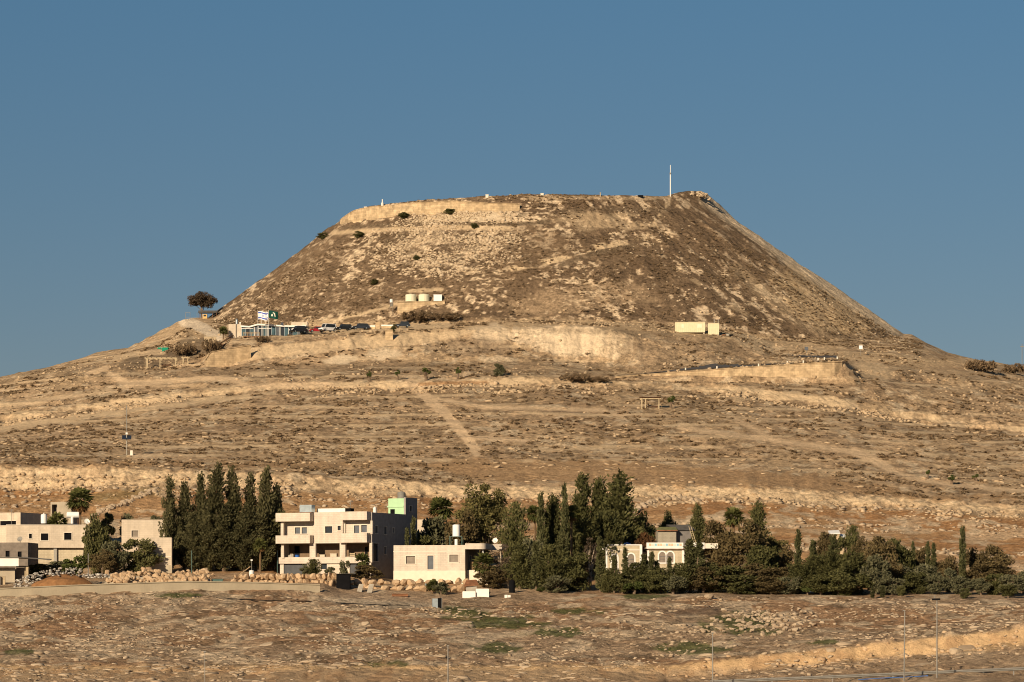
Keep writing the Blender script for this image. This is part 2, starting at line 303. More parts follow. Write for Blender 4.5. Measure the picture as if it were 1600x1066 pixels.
# ------------------------------------------------------------------ materials
M = {}
def nodes(name):
    m = bpy.data.materials.new(name); m.use_nodes = True; nt = m.node_tree
    return m, nt, nt.nodes['Principled BSDF'], nt.nodes, nt.links
def mat(name, col, rough=.85, metal=0.0, var=.18, scale=1.5, bump=0.0, bscale=8.0, spec=.2, emit=None):
    m, nt, bs, N, L = nodes(name)
    bs.inputs['Roughness'].default_value = rough; bs.inputs['Metallic'].default_value = metal; bs.inputs['Specular IOR Level'].default_value = spec
    tc = N.new('ShaderNodeTexCoord'); nz = N.new('ShaderNodeTexNoise'); nz.inputs['Scale'].default_value = scale; nz.inputs['Detail'].default_value = 6
    L.new(tc.outputs['Object'], nz.inputs['Vector'])
    rp = N.new('ShaderNodeMapRange'); rp.inputs[1].default_value = .3; rp.inputs[2].default_value = .7; rp.inputs[3].default_value = 1 - var; rp.inputs[4].default_value = 1 + var
    L.new(nz.outputs['Fac'], rp.inputs[0])
    mx = N.new('ShaderNodeVectorMath'); mx.operation = 'SCALE'; mx.inputs[0].default_value = col; L.new(rp.outputs[0], mx.inputs['Scale'])
    L.new(mx.outputs[0], bs.inputs['Base Color'])
    if bump:
        n2 = N.new('ShaderNodeTexNoise'); n2.inputs['Scale'].default_value = bscale; n2.inputs['Detail'].default_value = 5; L.new(tc.outputs['Object'], n2.inputs['Vector'])
        bp = N.new('ShaderNodeBump'); bp.inputs['Strength'].default_value = bump; bp.inputs['Distance'].default_value = .2; L.new(n2.outputs['Fac'], bp.inputs['Height']); L.new(bp.outputs[0], bs.inputs['Normal'])
    M[name] = m; return m
def masonry(name, c1, c2, joint, bw=.55, bh=.28, var=.12):
    m, nt, bs, N, L = nodes(name); bs.inputs['Roughness'].default_value = .9; bs.inputs['Specular IOR Level'].default_value = .15
    tc = N.new('ShaderNodeTexCoord'); sp = N.new('ShaderNodeSeparateXYZ'); L.new(tc.outputs['Object'], sp.inputs[0])
    ad = N.new('ShaderNodeMath'); L.new(sp.outputs[0], ad.inputs[0]); L.new(sp.outputs[1], ad.inputs[1])
    cb = N.new('ShaderNodeCombineXYZ'); L.new(ad.outputs[0], cb.inputs[0]); L.new(sp.outputs[2], cb.inputs[1])
    br = N.new('ShaderNodeTexBrick'); br.inputs['Scale'].default_value = 1; br.inputs['Brick Width'].default_value = bw; br.inputs['Row Height'].default_value = bh; br.inputs['Mortar Size'].default_value = .012
    br.inputs['Color1'].default_value = (*c1, 1); br.inputs['Color2'].default_value = (*c2, 1); br.inputs['Mortar'].default_value = (*joint, 1)
    L.new(cb.outputs[0], br.inputs['Vector'])
    nz = N.new('ShaderNodeTexNoise'); nz.inputs['Scale'].default_value = .7; nz.inputs['Detail'].default_value = 6; L.new(tc.outputs['Object'], nz.inputs['Vector'])
    rp = N.new('ShaderNodeMapRange'); rp.inputs[1].default_value = .3; rp.inputs[2].default_value = .7; rp.inputs[3].default_value = 1 - var; rp.inputs[4].default_value = 1 + var * .6; L.new(nz.outputs['Fac'], rp.inputs[0])
    mx = N.new('ShaderNodeVectorMath'); mx.operation = 'SCALE'; L.new(br.outputs['Color'], mx.inputs[0]); L.new(rp.outputs[0], mx.inputs['Scale'])
    mp = N.new('ShaderNodeMapping'); mp.inputs['Scale'].default_value = (1.6, 1.6, .13); L.new(tc.outputs['Object'], mp.inputs['Vector']); n3 = N.new('ShaderNodeTexNoise'); n3.inputs['Scale'].default_value = 1; n3.inputs['Detail'].default_value = 5; L.new(mp.outputs[0], n3.inputs['Vector'])
    r3 = N.new('ShaderNodeMapRange'); r3.inputs[1].default_value = .42; r3.inputs[2].default_value = .66; r3.inputs[3].default_value = 1.02; r3.inputs[4].default_value = .90; L.new(n3.outputs['Fac'], r3.inputs[0]); m3 = N.new('ShaderNodeVectorMath'); m3.operation = 'SCALE'; L.new(mx.outputs[0], m3.inputs[0]); L.new(r3.outputs[0], m3.inputs['Scale']); mx = m3
    L.new(mx.outputs[0], bs.inputs['Base Color'])
    bp = N.new('ShaderNodeBump'); bp.inputs['Strength'].default_value = .5; bp.inputs['Distance'].default_value = .02; bp.invert = True
    L.new(br.outputs['Fac'], bp.inputs['Height']); L.new(bp.outputs[0], bs.inputs['Normal']); M[name] = m
def foliage(name, c1, c2, rough=.75):
    m, nt, bs, N, L = nodes(name); bs.inputs['Roughness'].default_value = rough; bs.inputs['Specular IOR Level'].default_value = .15
    g = N.new('ShaderNodeNewGeometry'); oi = N.new('ShaderNodeObjectInfo')
    ad = N.new('ShaderNodeMath'); ad.operation = 'MULTIPLY_ADD'; ad.inputs[1].default_value = .6; L.new(g.outputs['Random Per Island'], ad.inputs[0])
    m2 = N.new('ShaderNodeMath'); m2.operation = 'MULTIPLY'; m2.inputs[1].default_value = .4; L.new(oi.outputs['Random'], m2.inputs[0]); L.new(m2.outputs[0], ad.inputs[2])
    mx = N.new('ShaderNodeMix'); mx.data_type = 'RGBA'; mx.inputs[6].default_value = (*c1, 1); mx.inputs[7].default_value = (*c2, 1); L.new(ad.outputs[0], mx.inputs[0])
    L.new(mx.outputs[2], bs.inputs['Base Color'])
    tr = N.new('ShaderNodeBsdfTranslucent'); L.new(mx.outputs[2], tr.inputs['Color']); ms = N.new('ShaderNodeMixShader'); ms.inputs[0].default_value = .18
    L.new(bs.outputs[0], ms.inputs[1]); L.new(tr.outputs[0], ms.inputs[2]); L.new(ms.outputs[0], N['Material Output'].inputs['Surface']); M[name] = m
# the ground sheet
m, nt, bs, N, L = nodes('ground'); M['ground'] = m
bs.inputs['Roughness'].default_value = 1; bs.inputs['Specular IOR Level'].default_value = .05
at_ = N.new('ShaderNodeAttribute'); at_.attribute_name = 'soil'
tc = N.new('ShaderNodeTexCoord')
n1 = N.new('ShaderNodeTexNoise'); n1.inputs['Scale'].default_value = 1.05; n1.inputs['Detail'].default_value = 8; n1.inputs['Roughness'].default_value = .74; L.new(tc.outputs['Object'], n1.inputs['Vector'])
r1 = N.new('ShaderNodeMapRange'); r1.inputs[1].default_value = .37; r1.inputs[2].default_value = .63; r1.inputs[3].default_value = .56; r1.inputs[4].default_value = 1.4; L.new(n1.outputs['Fac'], r1.inputs[0])
rm_ = N.new('ShaderNodeMix'); rm_.inputs[2].default_value = 1.0; L.new(at_.outputs['Alpha'], rm_.inputs[0]); L.new(r1.outputs[0], rm_.inputs[3])
sc1 = N.new('ShaderNodeVectorMath'); sc1.operation = 'SCALE'; L.new(at_.outputs['Color'], sc1.inputs[0]); L.new(rm_.outputs[0], sc1.inputs['Scale'])
L.new(sc1.outputs[0], bs.inputs['Base Color'])
n2 = N.new('ShaderNodeTexNoise'); n2.inputs['Scale'].default_value = .9; n2.inputs['Detail'].default_value = 9; n2.inputs['Roughness'].default_value = .7; L.new(tc.outputs['Object'], n2.inputs['Vector'])
bp = N.new('ShaderNodeBump'); bp.inputs['Strength'].default_value = .9; bp.inputs['Distance'].default_value = .55; L.new(n2.outputs['Fac'], bp.inputs['Height']); L.new(bp.outputs[0], bs.inputs['Normal'])

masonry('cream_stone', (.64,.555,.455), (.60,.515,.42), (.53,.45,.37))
masonry('cream_plain', (.62,.52,.40), (.58,.485,.37), (.53,.44,.335), .6, .3)
masonry('tan_block', (.50,.39,.25), (.44,.34,.215), (.36,.28,.18), .7, .4, .25)
masonry('grey_block', (.36,.32,.25), (.33,.29,.225), (.28,.25,.2), .45, .22)
masonry('hill_masonry', (.58,.43,.26), (.46,.335,.20), (.27,.19,.115), 1.0, .5, .35)
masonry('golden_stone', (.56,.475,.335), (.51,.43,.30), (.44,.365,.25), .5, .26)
mat('plinth', (.71,.63,.50), var=.06); mat('white_paint', (.78,.75,.69), var=.06, rough=.6); mat('trim', (.68,.59,.48), var=.05)
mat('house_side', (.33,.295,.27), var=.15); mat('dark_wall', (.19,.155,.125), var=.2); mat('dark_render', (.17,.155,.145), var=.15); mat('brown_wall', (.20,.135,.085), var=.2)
mat('glass_dark', (.025,.03,.035), rough=.25, spec=.5, var=.2); mat('glass_teal', (.05,.10,.12), rough=.3, spec=.5, var=.3, scale=.6); mat('shutter', (.10,.11,.125), rough=.5)
mat('blind', (.23,.19,.15), rough=.6); mat('black', (.008,.008,.009), rough=.9, spec=.05); mat('green_paint', (.40,.60,.36), var=.07); mat('garage', (.075,.078,.082), rough=.5)
mat('concrete', (.40,.335,.245), var=.14, scale=.5, bump=.2); mat('concrete_grey', (.34,.315,.27), var=.15, bump=.2); mat('wall_concrete', (.31,.26,.185), var=.13, scale=.35, bump=.25, bscale=3)
mat('steel', (.42,.47,.48), rough=.35, metal=.7, var=.15); mat('galv', (.23,.215,.19), rough=.6, metal=.1); mat('tank_white', (.80,.79,.76), rough=.5, var=.05)
mat('tank_cream', (.70,.67,.50), rough=.6, var=.06); mat('container_yellow', (.68,.60,.40), var=.07, rough=.6); mat('rust', (.22,.10,.05), var=.3)
mat('wood', (.40,.28,.16), var=.25); mat('wood_dark', (.15,.075,.04), var=.3); mat('pale_wood', (.43,.34,.215), var=.2); mat('bark', (.17,.12,.08), var=.3, bump=.4); mat('bark_pale', (.42,.34,.25), var=.3)
mat('palm_bark', (.17,.11,.06), var=.3, bump=.5); mat('roof_brown', (.20,.13,.07), var=.3); mat('roof_green', (.16,.16,.07), var=.25); mat('roof_dark', (.08,.075,.07), var=.2)
mat('tile_blue', (.28,.52,.60), var=.06); mat('tile_orange', (.72,.47,.30), var=.06); mat('tile_pale', (.72,.66,.56), var=.05)
mat('blue_plastic', (.03,.12,.42), rough=.5); mat('red_plastic', (.42,.22,.16), rough=.6); mat('teal', (.07,.12,.105), rough=.5)
mat('flag_white', (.80,.80,.80), rough=.8, var=.03); mat('flag_blue', (.05,.09,.42), rough=.8); mat('flag_green', (.006,.06,.045), rough=.8); mat('sign_green', (.0,.22,.13), rough=.6)
mat('car_black', (.015,.016,.018), rough=.25, spec=.5); mat('car_red', (.28,.012,.015), rough=.3, spec=.5); mat('car_white', (.75,.75,.75), rough=.3, spec=.5); mat('car_dark', (.03,.035,.045), rough=.25, spec=.5); mat('tyre', (.015,.015,.015)); mat('lamp_glass', (.8,.8,.78), rough=.2, spec=.5)
mat('asphalt', (.085,.08,.078), var=.15); mat('solar', (.02,.028,.045), rough=.25, spec=.5); mat('soil_heap', (.24,.12,.05), var=.25, bump=.4, bscale=3); mat('bag', (.44,.41,.36), var=.45, scale=.8)
mat('sacking', (.30,.26,.22), var=.4); mat('hose_blue', (.06,.13,.32)); mat('slab', (.36,.32,.26), var=.15); mat('booth', (.62,.42,.18), var=.15)
def stone_mat(name, c1, c2):
    m, nt, bs, N, L = nodes(name); bs.inputs['Roughness'].default_value = .95; bs.inputs['Specular IOR Level'].default_value = .1
    g = N.new('ShaderNodeNewGeometry'); oi = N.new('ShaderNodeObjectInfo'); tc = N.new('ShaderNodeTexCoord'); nz = N.new('ShaderNodeTexNoise'); nz.inputs['Scale'].default_value = 2.2; nz.inputs['Detail'].default_value = 6; L.new(tc.outputs['Object'], nz.inputs['Vector'])
    s1 = N.new('ShaderNodeMath'); L.new(g.outputs['Random Per Island'], s1.inputs[0]); L.new(oi.outputs['Random'], s1.inputs[1]); s2 = N.new('ShaderNodeMath'); s2.operation = 'FRACT'; L.new(s1.outputs[0], s2.inputs[0])
    s3 = N.new('ShaderNodeMath'); s3.operation = 'MULTIPLY_ADD'; s3.inputs[1].default_value = .6; L.new(s2.outputs[0], s3.inputs[0]); s4 = N.new('ShaderNodeMath'); s4.operation = 'MULTIPLY_ADD'; s4.inputs[1].default_value = 1.2; s4.inputs[2].default_value = -.4; L.new(nz.outputs['Fac'], s4.inputs[0]); L.new(s4.outputs[0], s3.inputs[2])
    mx = N.new('ShaderNodeMix'); mx.data_type = 'RGBA'; mx.inputs[6].default_value = (*c1, 1); mx.inputs[7].default_value = (*c2, 1); L.new(s3.outputs[0], mx.inputs[0]); L.new(mx.outputs[2], bs.inputs['Base Color'])
    bp = N.new('ShaderNodeBump'); bp.inputs['Strength'].default_value = .5; bp.inputs['Distance'].default_value = .1; L.new(nz.outputs['Fac'], bp.inputs['Height']); L.new(bp.outputs[0], bs.inputs['Normal']); M[name] = m
stone_mat('limestone', (.30,.22,.145), (.47,.37,.26)); stone_mat('boulder', (.36,.235,.135), (.56,.41,.26)); stone_mat('scree', (.36,.27,.175), (.58,.46,.32)); stone_mat('hillrock', (.34,.245,.15), (.53,.40,.26))
foliage('leaf_cypress', (0.0531, 0.0496, 0.0212), (0.1357, 0.1215, 0.0543)); foliage('leaf_pine', (0.0507, 0.0519, 0.0177), (0.1416, 0.1333, 0.0496)); foliage('leaf_pencil', (0.0555, 0.0578, 0.0224), (0.1298, 0.1263, 0.0531)); foliage('leaf_euc', (0.1003, 0.0885, 0.0307), (0.236, 0.1982, 0.0767))
foliage('leaf_olive', (0.0767, 0.0767, 0.0389), (0.1947, 0.1829, 0.1003)); foliage('leaf_brown', (0.0767, 0.0566, 0.0248), (0.1829, 0.1357, 0.0614)); foliage('leaf_dry', (.07,.05,.033), (.16,.115,.075)); foliage('leaf_palm', (0.055, 0.066, 0.018), (0.16, 0.155, 0.05)); foliage('leaf_dead', (.17,.09,.035), (.30,.17,.07))
foliage('leaf_green', (.05,.066,.017), (.135,.15,.045)); foliage('leaf_rust', (.07,.035,.015), (.17,.085,.035)); foliage('scrub', (0.13, 0.089, 0.05), (0.25, 0.172, 0.1)); foliage('scrub_green', (.045,.042,.02), (.11,.095,.045)); foliage('grass', (.05,.065,.018), (.12,.125,.045)); foliage('leaf_acacia', (0.05, 0.036, 0.024), (0.12, 0.085, 0.055))

# ------------------------------------------------------------------ building blocks
COLL = sc.collection
def link_mesh(name, v, f, m, parent=None, smooth=False):
    me = bpy.data.meshes.new(name); me.from_pydata(v, [], f); me.update()
    if smooth: me.polygons.foreach_set('use_smooth', [True] * len(me.polygons))
    if m: me.materials.append(M[m])
    o = bpy.data.objects.new(name, me); COLL.objects.link(o)
    if parent: o.parent = parent
    return o
def np_mesh(name, v, f, m, parent=None):
    """v (n,3), f (k,3|4) numpy"""
    me = bpy.data.meshes.new(name); n = f.shape[1]
    me.vertices.add(len(v)); me.vertices.foreach_set('co', np.ascontiguousarray(v, np.float32).ravel())
    me.loops.add(f.size); me.loops.foreach_set('vertex_index', np.ascontiguousarray(f, np.int32).ravel())
    me.polygons.add(len(f)); me.polygons.foreach_set('loop_start', np.arange(0, f.size, n, dtype=np.int32))
    me.update(calc_edges=True)
    if m: me.materials.append(M[m])
    o = bpy.data.objects.new(name, me); COLL.objects.link(o)
    if parent: o.parent = parent
    return o
def tag(o, label, cat, group=None):
    o['label'] = label; o['category'] = cat
    if group: o['group'] = group
    return o
def thing(name, label, cat, loc, rz=0.0, group=None):
    o = bpy.data.objects.new(name, None); COLL.objects.link(o); o.location = loc; o.rotation_euler = (0, 0, R(rz)); o.empty_display_size = .3
    return tag(o, label, cat, group)
class MB:
    def __init__(s): s.v = []; s.f = []
    def add(s, v, f):
        n = len(s.v); s.v += [tuple(p) for p in v]; s.f += [tuple(i + n for i in q) for q in f]; return s
    def box(s, x0, x1, y0, y1, z0, z1):
        return s.add([(x0,y0,z0),(x1,y0,z0),(x1,y1,z0),(x0,y1,z0),(x0,y0,z1),(x1,y0,z1),(x1,y1,z1),(x0,y1,z1)], [(0,3,2,1),(4,5,6,7),(0,1,5,4),(1,2,6,5),(2,3,7,6),(3,0,4,7)])
    def tube(s, pts, rad, n=8, cap=True):
        pts = [np.array(p, float) for p in pts]; rad = rad if hasattr(rad, '__len__') else [rad] * len(pts); base = len(s.v)
        for i, p in enumerate(pts):
            d = pts[min(i + 1, len(pts) - 1)] - pts[max(i - 1, 0)]; d /= np.linalg.norm(d) + 1e-9
            u = np.cross(d, (0, 0, 1) if abs(d[2]) < .9 else (1, 0, 0)); u /= np.linalg.norm(u); w = np.cross(d, u)
            for k in range(n):
                a = 2 * math.pi * k / n; s.v.append(tuple(p + rad[i] * (math.cos(a) * u + math.sin(a) * w)))
        for i in range(len(pts) - 1):
            for k in range(n): s.f.append((base + i*n + k, base + i*n + (k+1) % n, base + (i+1)*n + (k+1) % n, base + (i+1)*n + k))
        if cap: s.f.append(tuple(base + k for k in range(n))[::-1]); s.f.append(tuple(base + (len(pts)-1)*n + k for k in range(n)))
        return s
    def prism(s, poly, y0, y1):
        """polygon in x,z extruded along y"""
        n = len(poly); v = [(x, y0, z) for x, z in poly] + [(x, y1, z) for x, z in poly]
        return s.add(v, [tuple(range(n)), tuple(range(2*n-1, n-1, -1))] + [(i, i + n, (i+1) % n + n, (i+1) % n) for i in range(n)])
    def slab(s, poly, z0, z1):
        """polygon in x,y extruded along z"""
        n = len(poly); v = [(x, y, z0) for x, y in poly] + [(x, y, z1) for x, y in poly]
        return s.add(v, [tuple(range(n))[::-1], tuple(range(n, 2*n))] + [(i, (i+1) % n, (i+1) % n + n, i + n) for i in range(n)])
    def build(s, name, m, parent=None, smooth=False): return link_mesh(name, s.v, s.f, m, parent, smooth)
def bx(name, m, parent, *b): return MB().box(*b).build(name, m, parent)

# ------------------------------------------------------------------ the ground sheet
nr, nc = PX.shape
idx = np.arange(nr * nc).reshape(nr, nc)
gf = np.stack([idx[:-1, :-1], idx[:-1, 1:], idx[1:, 1:], idx[1:, :-1]], -1).reshape(-1, 4)
ground = np_mesh('ground', np.stack([XX, YY, ZZ], -1).reshape(-1, 3), gf, 'ground')
ca = ground.data.color_attributes.new('soil', 'FLOAT_COLOR', 'POINT')
ca.data.foreach_set('color', np.concatenate([COL.reshape(-1, 3), 1 - .75 * BARE.reshape(-1, 1)], 1).astype(np.float32).ravel())
ground.data.polygons.foreach_set('use_smooth', [True] * len(gf))
ground['kind'] = 'structure'
#@@OBJECTS
# ------------------------------------------------------------------ houses
def wall(mb, axis, a0, a1, t0, t1, z0, z1, holes=()):
    xs = sorted({a0, a1, *[h[0] for h in holes], *[h[1] for h in holes]})
    for p, q in zip(xs[:-1], xs[1:]):
        cuts = sorted([(h[2], h[3]) for h in holes if h[0] <= p + 1e-6 and h[1] >= q - 1e-6]); z = z0
        for lo, hi in cuts + [(z1, z1)]:
            if lo > z + 1e-6:
                mb.box(p, q, t0, t1, z, lo) if axis == 'x' else mb.box(t0, t1, p, q, z, lo)
            z = max(z, hi)
    return mb
def opening(parent, axis, a0, a1, z0, z1, t, sg, frame='trim', pane='glass_dark', depth=.2, name='window', mull=0, fw=.12, proud=.05):
    """surround standing proud of the wall face t, with the pane set back in the hole"""
    def B(mb, A0, A1, T0, T1, Z0, Z1):
        T0, T1 = min(T0, T1), max(T0, T1); return mb.box(A0, A1, T0, T1, Z0, Z1) if axis == 'x' else mb.box(T0, T1, A0, A1, Z0, Z1)
    f = MB(); p0, p1 = t - sg * .02, t + sg * proud
    B(f, a0 - fw, a1 + fw, p0, p1, z1, z1 + fw); B(f, a0 - fw, a1 + fw, p0, p1 + sg * .03, z0 - fw, z0); B(f, a0 - fw, a0, p0, p1, z0, z1); B(f, a1, a1 + fw, p0, p1, z0, z1)
    w = f.build(name, frame, parent)
    n = max(1, mull + 1); st = (a1 - a0) / n
    for k in range(n):
        g = MB(); B(g, a0 + k * st + .02, a0 + (k + 1) * st - .02, t - sg * depth, t - sg * (depth + .04), z0, z1); g.build('pane' if name == 'window' else 'door_leaf', pane, w)
    return w

def apartment_house():
    Yl = 603.0; t = thing('apartment_house', 'three storey cream stone house with balconies and a green stair tower', 'house', at(437.5, 900, Yl), -24)
    X = lambda px: (px - 437.5) / 10.0 / .9135
    Z = lambda py: (900 - py) / 10.0
    W, D = X(583), 16.7
    w2h = [(X(493), X(498), Z(830), Z(823.5)), (X(510), X(521.5), Z(833.5), Z(823)), (X(530), X(535), Z(829.5), Z(822.5))]
    front = MB()
    wall(front, 'x', X(495) - .3, X(538), 0, .3, Z(849.5), Z(801), [(a, b, c, d) for a, b, c, d in w2h if a > X(495)])
    # left bay and right bay, set back behind the balconies
    lb = [(X(459), X(467.5), Z(834), Z(824)), (X(470), X(478.5), Z(834), Z(824))]; rb = [(X(553.5), X(562), Z(834), Z(822)), (X(565), X(574), Z(833), Z(821.5))]
    wall(front, 'x', X(446.5), X(495) - .3, .55, .85, Z(849.5), Z(802), lb); wall(front, 'x', X(538), W - .3, .55, .85, Z(849.5), Z(802), rb)
    wall(front, 'x', X(446.5) - .6, X(446.5), .55, 1.0, Z(849.5), Z(802)); wall(front, 'y', .3, .55, X(495) - .6, X(495) - .3, Z(849.5), Z(802)); wall(front, 'y', .3, .55, X(538) , X(538) + .3, Z(849.5), Z(802))
    # ground floor face
    gh = [(X(443.5), X(481), -2.5, Z(881.5)), (X(503.5), X(513), Z(890), Z(881)), (X(549), X(580), -2.5, Z(879.5))]
    wall(front, 'x', 0, W, 0, .3, -2.5, Z(870.8), gh)
    front.build('front_wall', 'cream_stone', t)
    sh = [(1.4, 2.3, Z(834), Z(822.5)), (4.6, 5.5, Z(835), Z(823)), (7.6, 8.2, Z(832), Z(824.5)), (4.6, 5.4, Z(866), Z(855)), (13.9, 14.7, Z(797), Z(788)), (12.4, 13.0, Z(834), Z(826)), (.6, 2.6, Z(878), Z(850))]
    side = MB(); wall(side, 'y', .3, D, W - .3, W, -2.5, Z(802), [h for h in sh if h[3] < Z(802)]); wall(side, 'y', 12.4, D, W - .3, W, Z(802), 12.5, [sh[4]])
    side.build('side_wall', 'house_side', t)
    rest = MB(); wall(rest, 'y', .3, D, 0, .3, -2.5, Z(802)); wall(rest, 'x', .3, W - .3, D - .3, D, -2.5, Z(802)); rest.build('rear_wall', 'cream_stone', t)
    bx('floor_slab', 'concrete', t, .3, W - .3, .86, D - .3, Z(812.5), Z(810)); bx('floor_slab', 'concrete', t, .3, W - .3, 1.01, D - .3, Z(850), Z(849.6)); bx('verandah_floor', 'concrete', t, .3, W - .3, .31, D - .3, Z(874.5), Z(873.5))
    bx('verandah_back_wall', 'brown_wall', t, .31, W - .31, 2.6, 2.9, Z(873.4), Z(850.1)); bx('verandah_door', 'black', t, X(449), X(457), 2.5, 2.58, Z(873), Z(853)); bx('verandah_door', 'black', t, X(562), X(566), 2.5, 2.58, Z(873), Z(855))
    # parapets of roof and balconies
    bx('roof_parapet', 'cream_stone', t, -.1, X(491.5), -1.3, .54, Z(815), Z(801.8)); bx('roof_parapet', 'cream_stone', t, X(538), W - .25, -1.0, .54, Z(814), Z(800.8))
    b1 = MB(); b1.box(-.1, X(491.5), -1.3, -1.12, Z(849.5), Z(837)); b1.box(-.1, .08, -1.12, .55, Z(849.5), Z(837)); b1.box(X(491.5) - .18, X(491.5), -1.12, .55, Z(849.5), Z(837)); b1.box(.08, X(491.5) - .18, -1.12, .55, Z(849.5), Z(848)); b1.build('balcony', 'cream_stone', t)
    b2 = MB(); b2.box(X(536), W - .25, -1.0, -.82, Z(849), Z(834.5)); b2.box(X(536), X(536) + .18, -.82, .55, Z(849), Z(834.5)); b2.box(W - .43, W - .25, -.82, .55, Z(849), Z(834.5)); b2.box(X(536) + .18, W - .43, -.82, .55, Z(849), Z(847.5)); b2.build('balcony', 'cream_stone', t)
    for p, q, y0, y1, za, zb in ((441.5, 446, -.6, -.2, 837.2, 815.2), (582.2, 585.5, -.1, .28, 836, 815), (442, 446, -.5, -.1, 873, 849.7), (486, 495.5, -.2, .29, 871, 849.7), (534, 543, -.2, .29, 871, 849.7), (581, 585.5, -.2, .29, 880, 849.7)):
        bx('column', 'cream_stone', t, X(p), X(q), y0, y1, Z(za), Z(zb))
    bx('verandah_parapet', 'cream_stone', t, -.05, W - .3, -.32, -.03, Z(881), Z(871.2)) ; 
    for a, b, c, d in w2h: 
        if a > X(495): opening(t, 'x', a, b, c, d, 0, -1, pane='glass_dark')
    for a, b, c, d in lb + rb: opening(t, 'x', a, b, c, d, .55, -1, pane='shutter')
    a, b, c, d = gh[1]; opening(t, 'x', a, b, c, d, 0, -1)
    for h in (gh[0], gh[2]): opening(t, 'x', h[0], h[1], -2.4, h[3], 0, -1, pane='garage', name='garage_door', fw=.08)
    for h in sh: opening(t, 'y', *h, W, 1, pane='glass_dark', fw=.1)
    # stair tower on the roof, green on the face toward the camera
    tw = MB(); wall(tw, 'x', W - 3.05, W - .31, 12.4, 12.6, Z(810), 12.35, [(W - 2.7, W - 1.9, Z(806), Z(793.5))]); tower = tw.build('stair_tower', 'green_paint', t)
    bx('tower_band', 'green_paint', tower, W - 3.2, W - .31, 12.3, 12.39, 10.95, 11.15); bx('door_leaf', 'black', tower, W - 2.68, W - 1.92, 12.62, 12.66, Z(806), Z(793.5))
    tb = MB(); wall(tb, 'y', 12.61, D, W - 3.05, W - 2.85, Z(810), 12.3); wall(tb, 'x', W - 2.85, W - .31, D - .25, D - .05, Z(810), 12.3); tb.box(W - 2.84, W - .32, 12.62, D - .26, 12.0, 12.2); tb.build('stair_tower_rear', 'concrete_grey', t)
    bx('roof_upstand', 'white_paint', t, X(474), X(519), 5.0, 5.3, Z(810), Z(793.5)); bx('roof_hatch', 'black', t, X(519.5), X(528), 5.0, 6.2, Z(810), Z(793.5))
    return t, X, Z
ah, HX, HZf = apartment_house()
def local_pt(t, x, y, z):
    a = t.rotation_euler[2]; return (t.location[0] + x * math.cos(a) - y * math.sin(a), t.location[1] + x * math.sin(a) + y * math.cos(a), t.location[2] + z)
def tank(name, label, loc, r, h, m, parts=True, group=None):
    t = thing(name, label, 'water tank', loc, 0, group)
    MB().tube([(0,0,0),(0,0,.04),(0,0,h*.9),(0,0,h*.97),(0,0,h)], [r*.97,r,r,r*.86,r*.4], 18).build('tank_body', m, t)
    MB().tube([(0,0,h),(0,0,h+.1)], [r*.3,r*.3], 10).build('lid', m, t)
    rb = MB()
    for k in range(3): rb.tube([(0,0,h*(.22+.25*k)-.03),(0,0,h*(.22+.25*k)+.03)], [r*1.03]*2, 18)
    rb.build('rib', m, t); return t
o = thing('steel_water_tank', 'grey sheet steel water tank on the roof left of the three storey house', 'water tank', local_pt(ah, HX(455), 3.0, HZf(801)), -24)
bx('tank_body', 'steel', o, 0, 2.1, 0, 1.2, .15, 1.3); bx('stand', 'rust', o, .05, 2.05, .05, 1.15, -.85, .14)
tank('white_barrel', 'small white barrel on the roof edge of the three storey house', local_pt(ah, HX(571), 4.0, HZf(804)), .27, 1.1, 'tank_white')
tank('grey_barrel', 'mottled grey barrel on top of the green stair tower', local_pt(ah, HX(583) - 1.3, 13.6, 12.2), .65, 1.2, 'galv')
for k, (px, sz, m, nm, lb, ct) in enumerate([(451,.8,'slab','laundry_pile','grey laundry heaped at the left end of the verandah','laundry'),(461,.6,'blue_plastic','plastic_tub','bright blue tub on the left of the verandah','tub'),
        (501,.8,'cream_plain','low_cabinet','short pale cabinet in the middle verandah bay','cabinet'),(519,1.0,'cream_plain','tall_cabinet','taller pale cabinet in the middle verandah bay','cabinet'),(549,1.0,'pale_wood','slatted_crate','pale slatted crate in the right verandah bay','crate')]):
    o = thing(nm, lb, ct, local_pt(ah, HX(px), .9, HZf(873.4)), -24)
    w = sz * .55
    if nm == 'laundry_pile':
        for j in range(3): MB().tube([(-w+j*.35,0,0),(-w+j*.35,.02,.25),(-w+j*.35,.05,.5+.1*j),(-w+j*.35,.1,.62+.1*j)],[.26,.24,.2,.05],8).build('garment', ('slab','bag','slab')[j], o)
    elif nm == 'plastic_tub': MB().tube([(0,0,0),(0,0,.35),(0,0,.6)],[.28,.34,.36],12).build('tub_body', m, o); MB().tube([(0,0,.6),(0,0,.64)],[.39,.39],12).build('rim', m, o)
    elif nm == 'slatted_crate':
        for j in range(3): bx('slat', m, o, -.45, .45, 0, .05, .1+.27*j, .3+.27*j)
        bx('crate_side', m, o, -.45, -.38, .051, .5, .05, .9); bx('crate_side', m, o, .38, .45, .051, .5, .05, .9)
    else: bx('body', m, o, -w, w, 0, .5, 0, sz*.75); bx('top', m, o, -w-.04, w+.04, -.04, .52, sz*.75, sz*.75+.06)

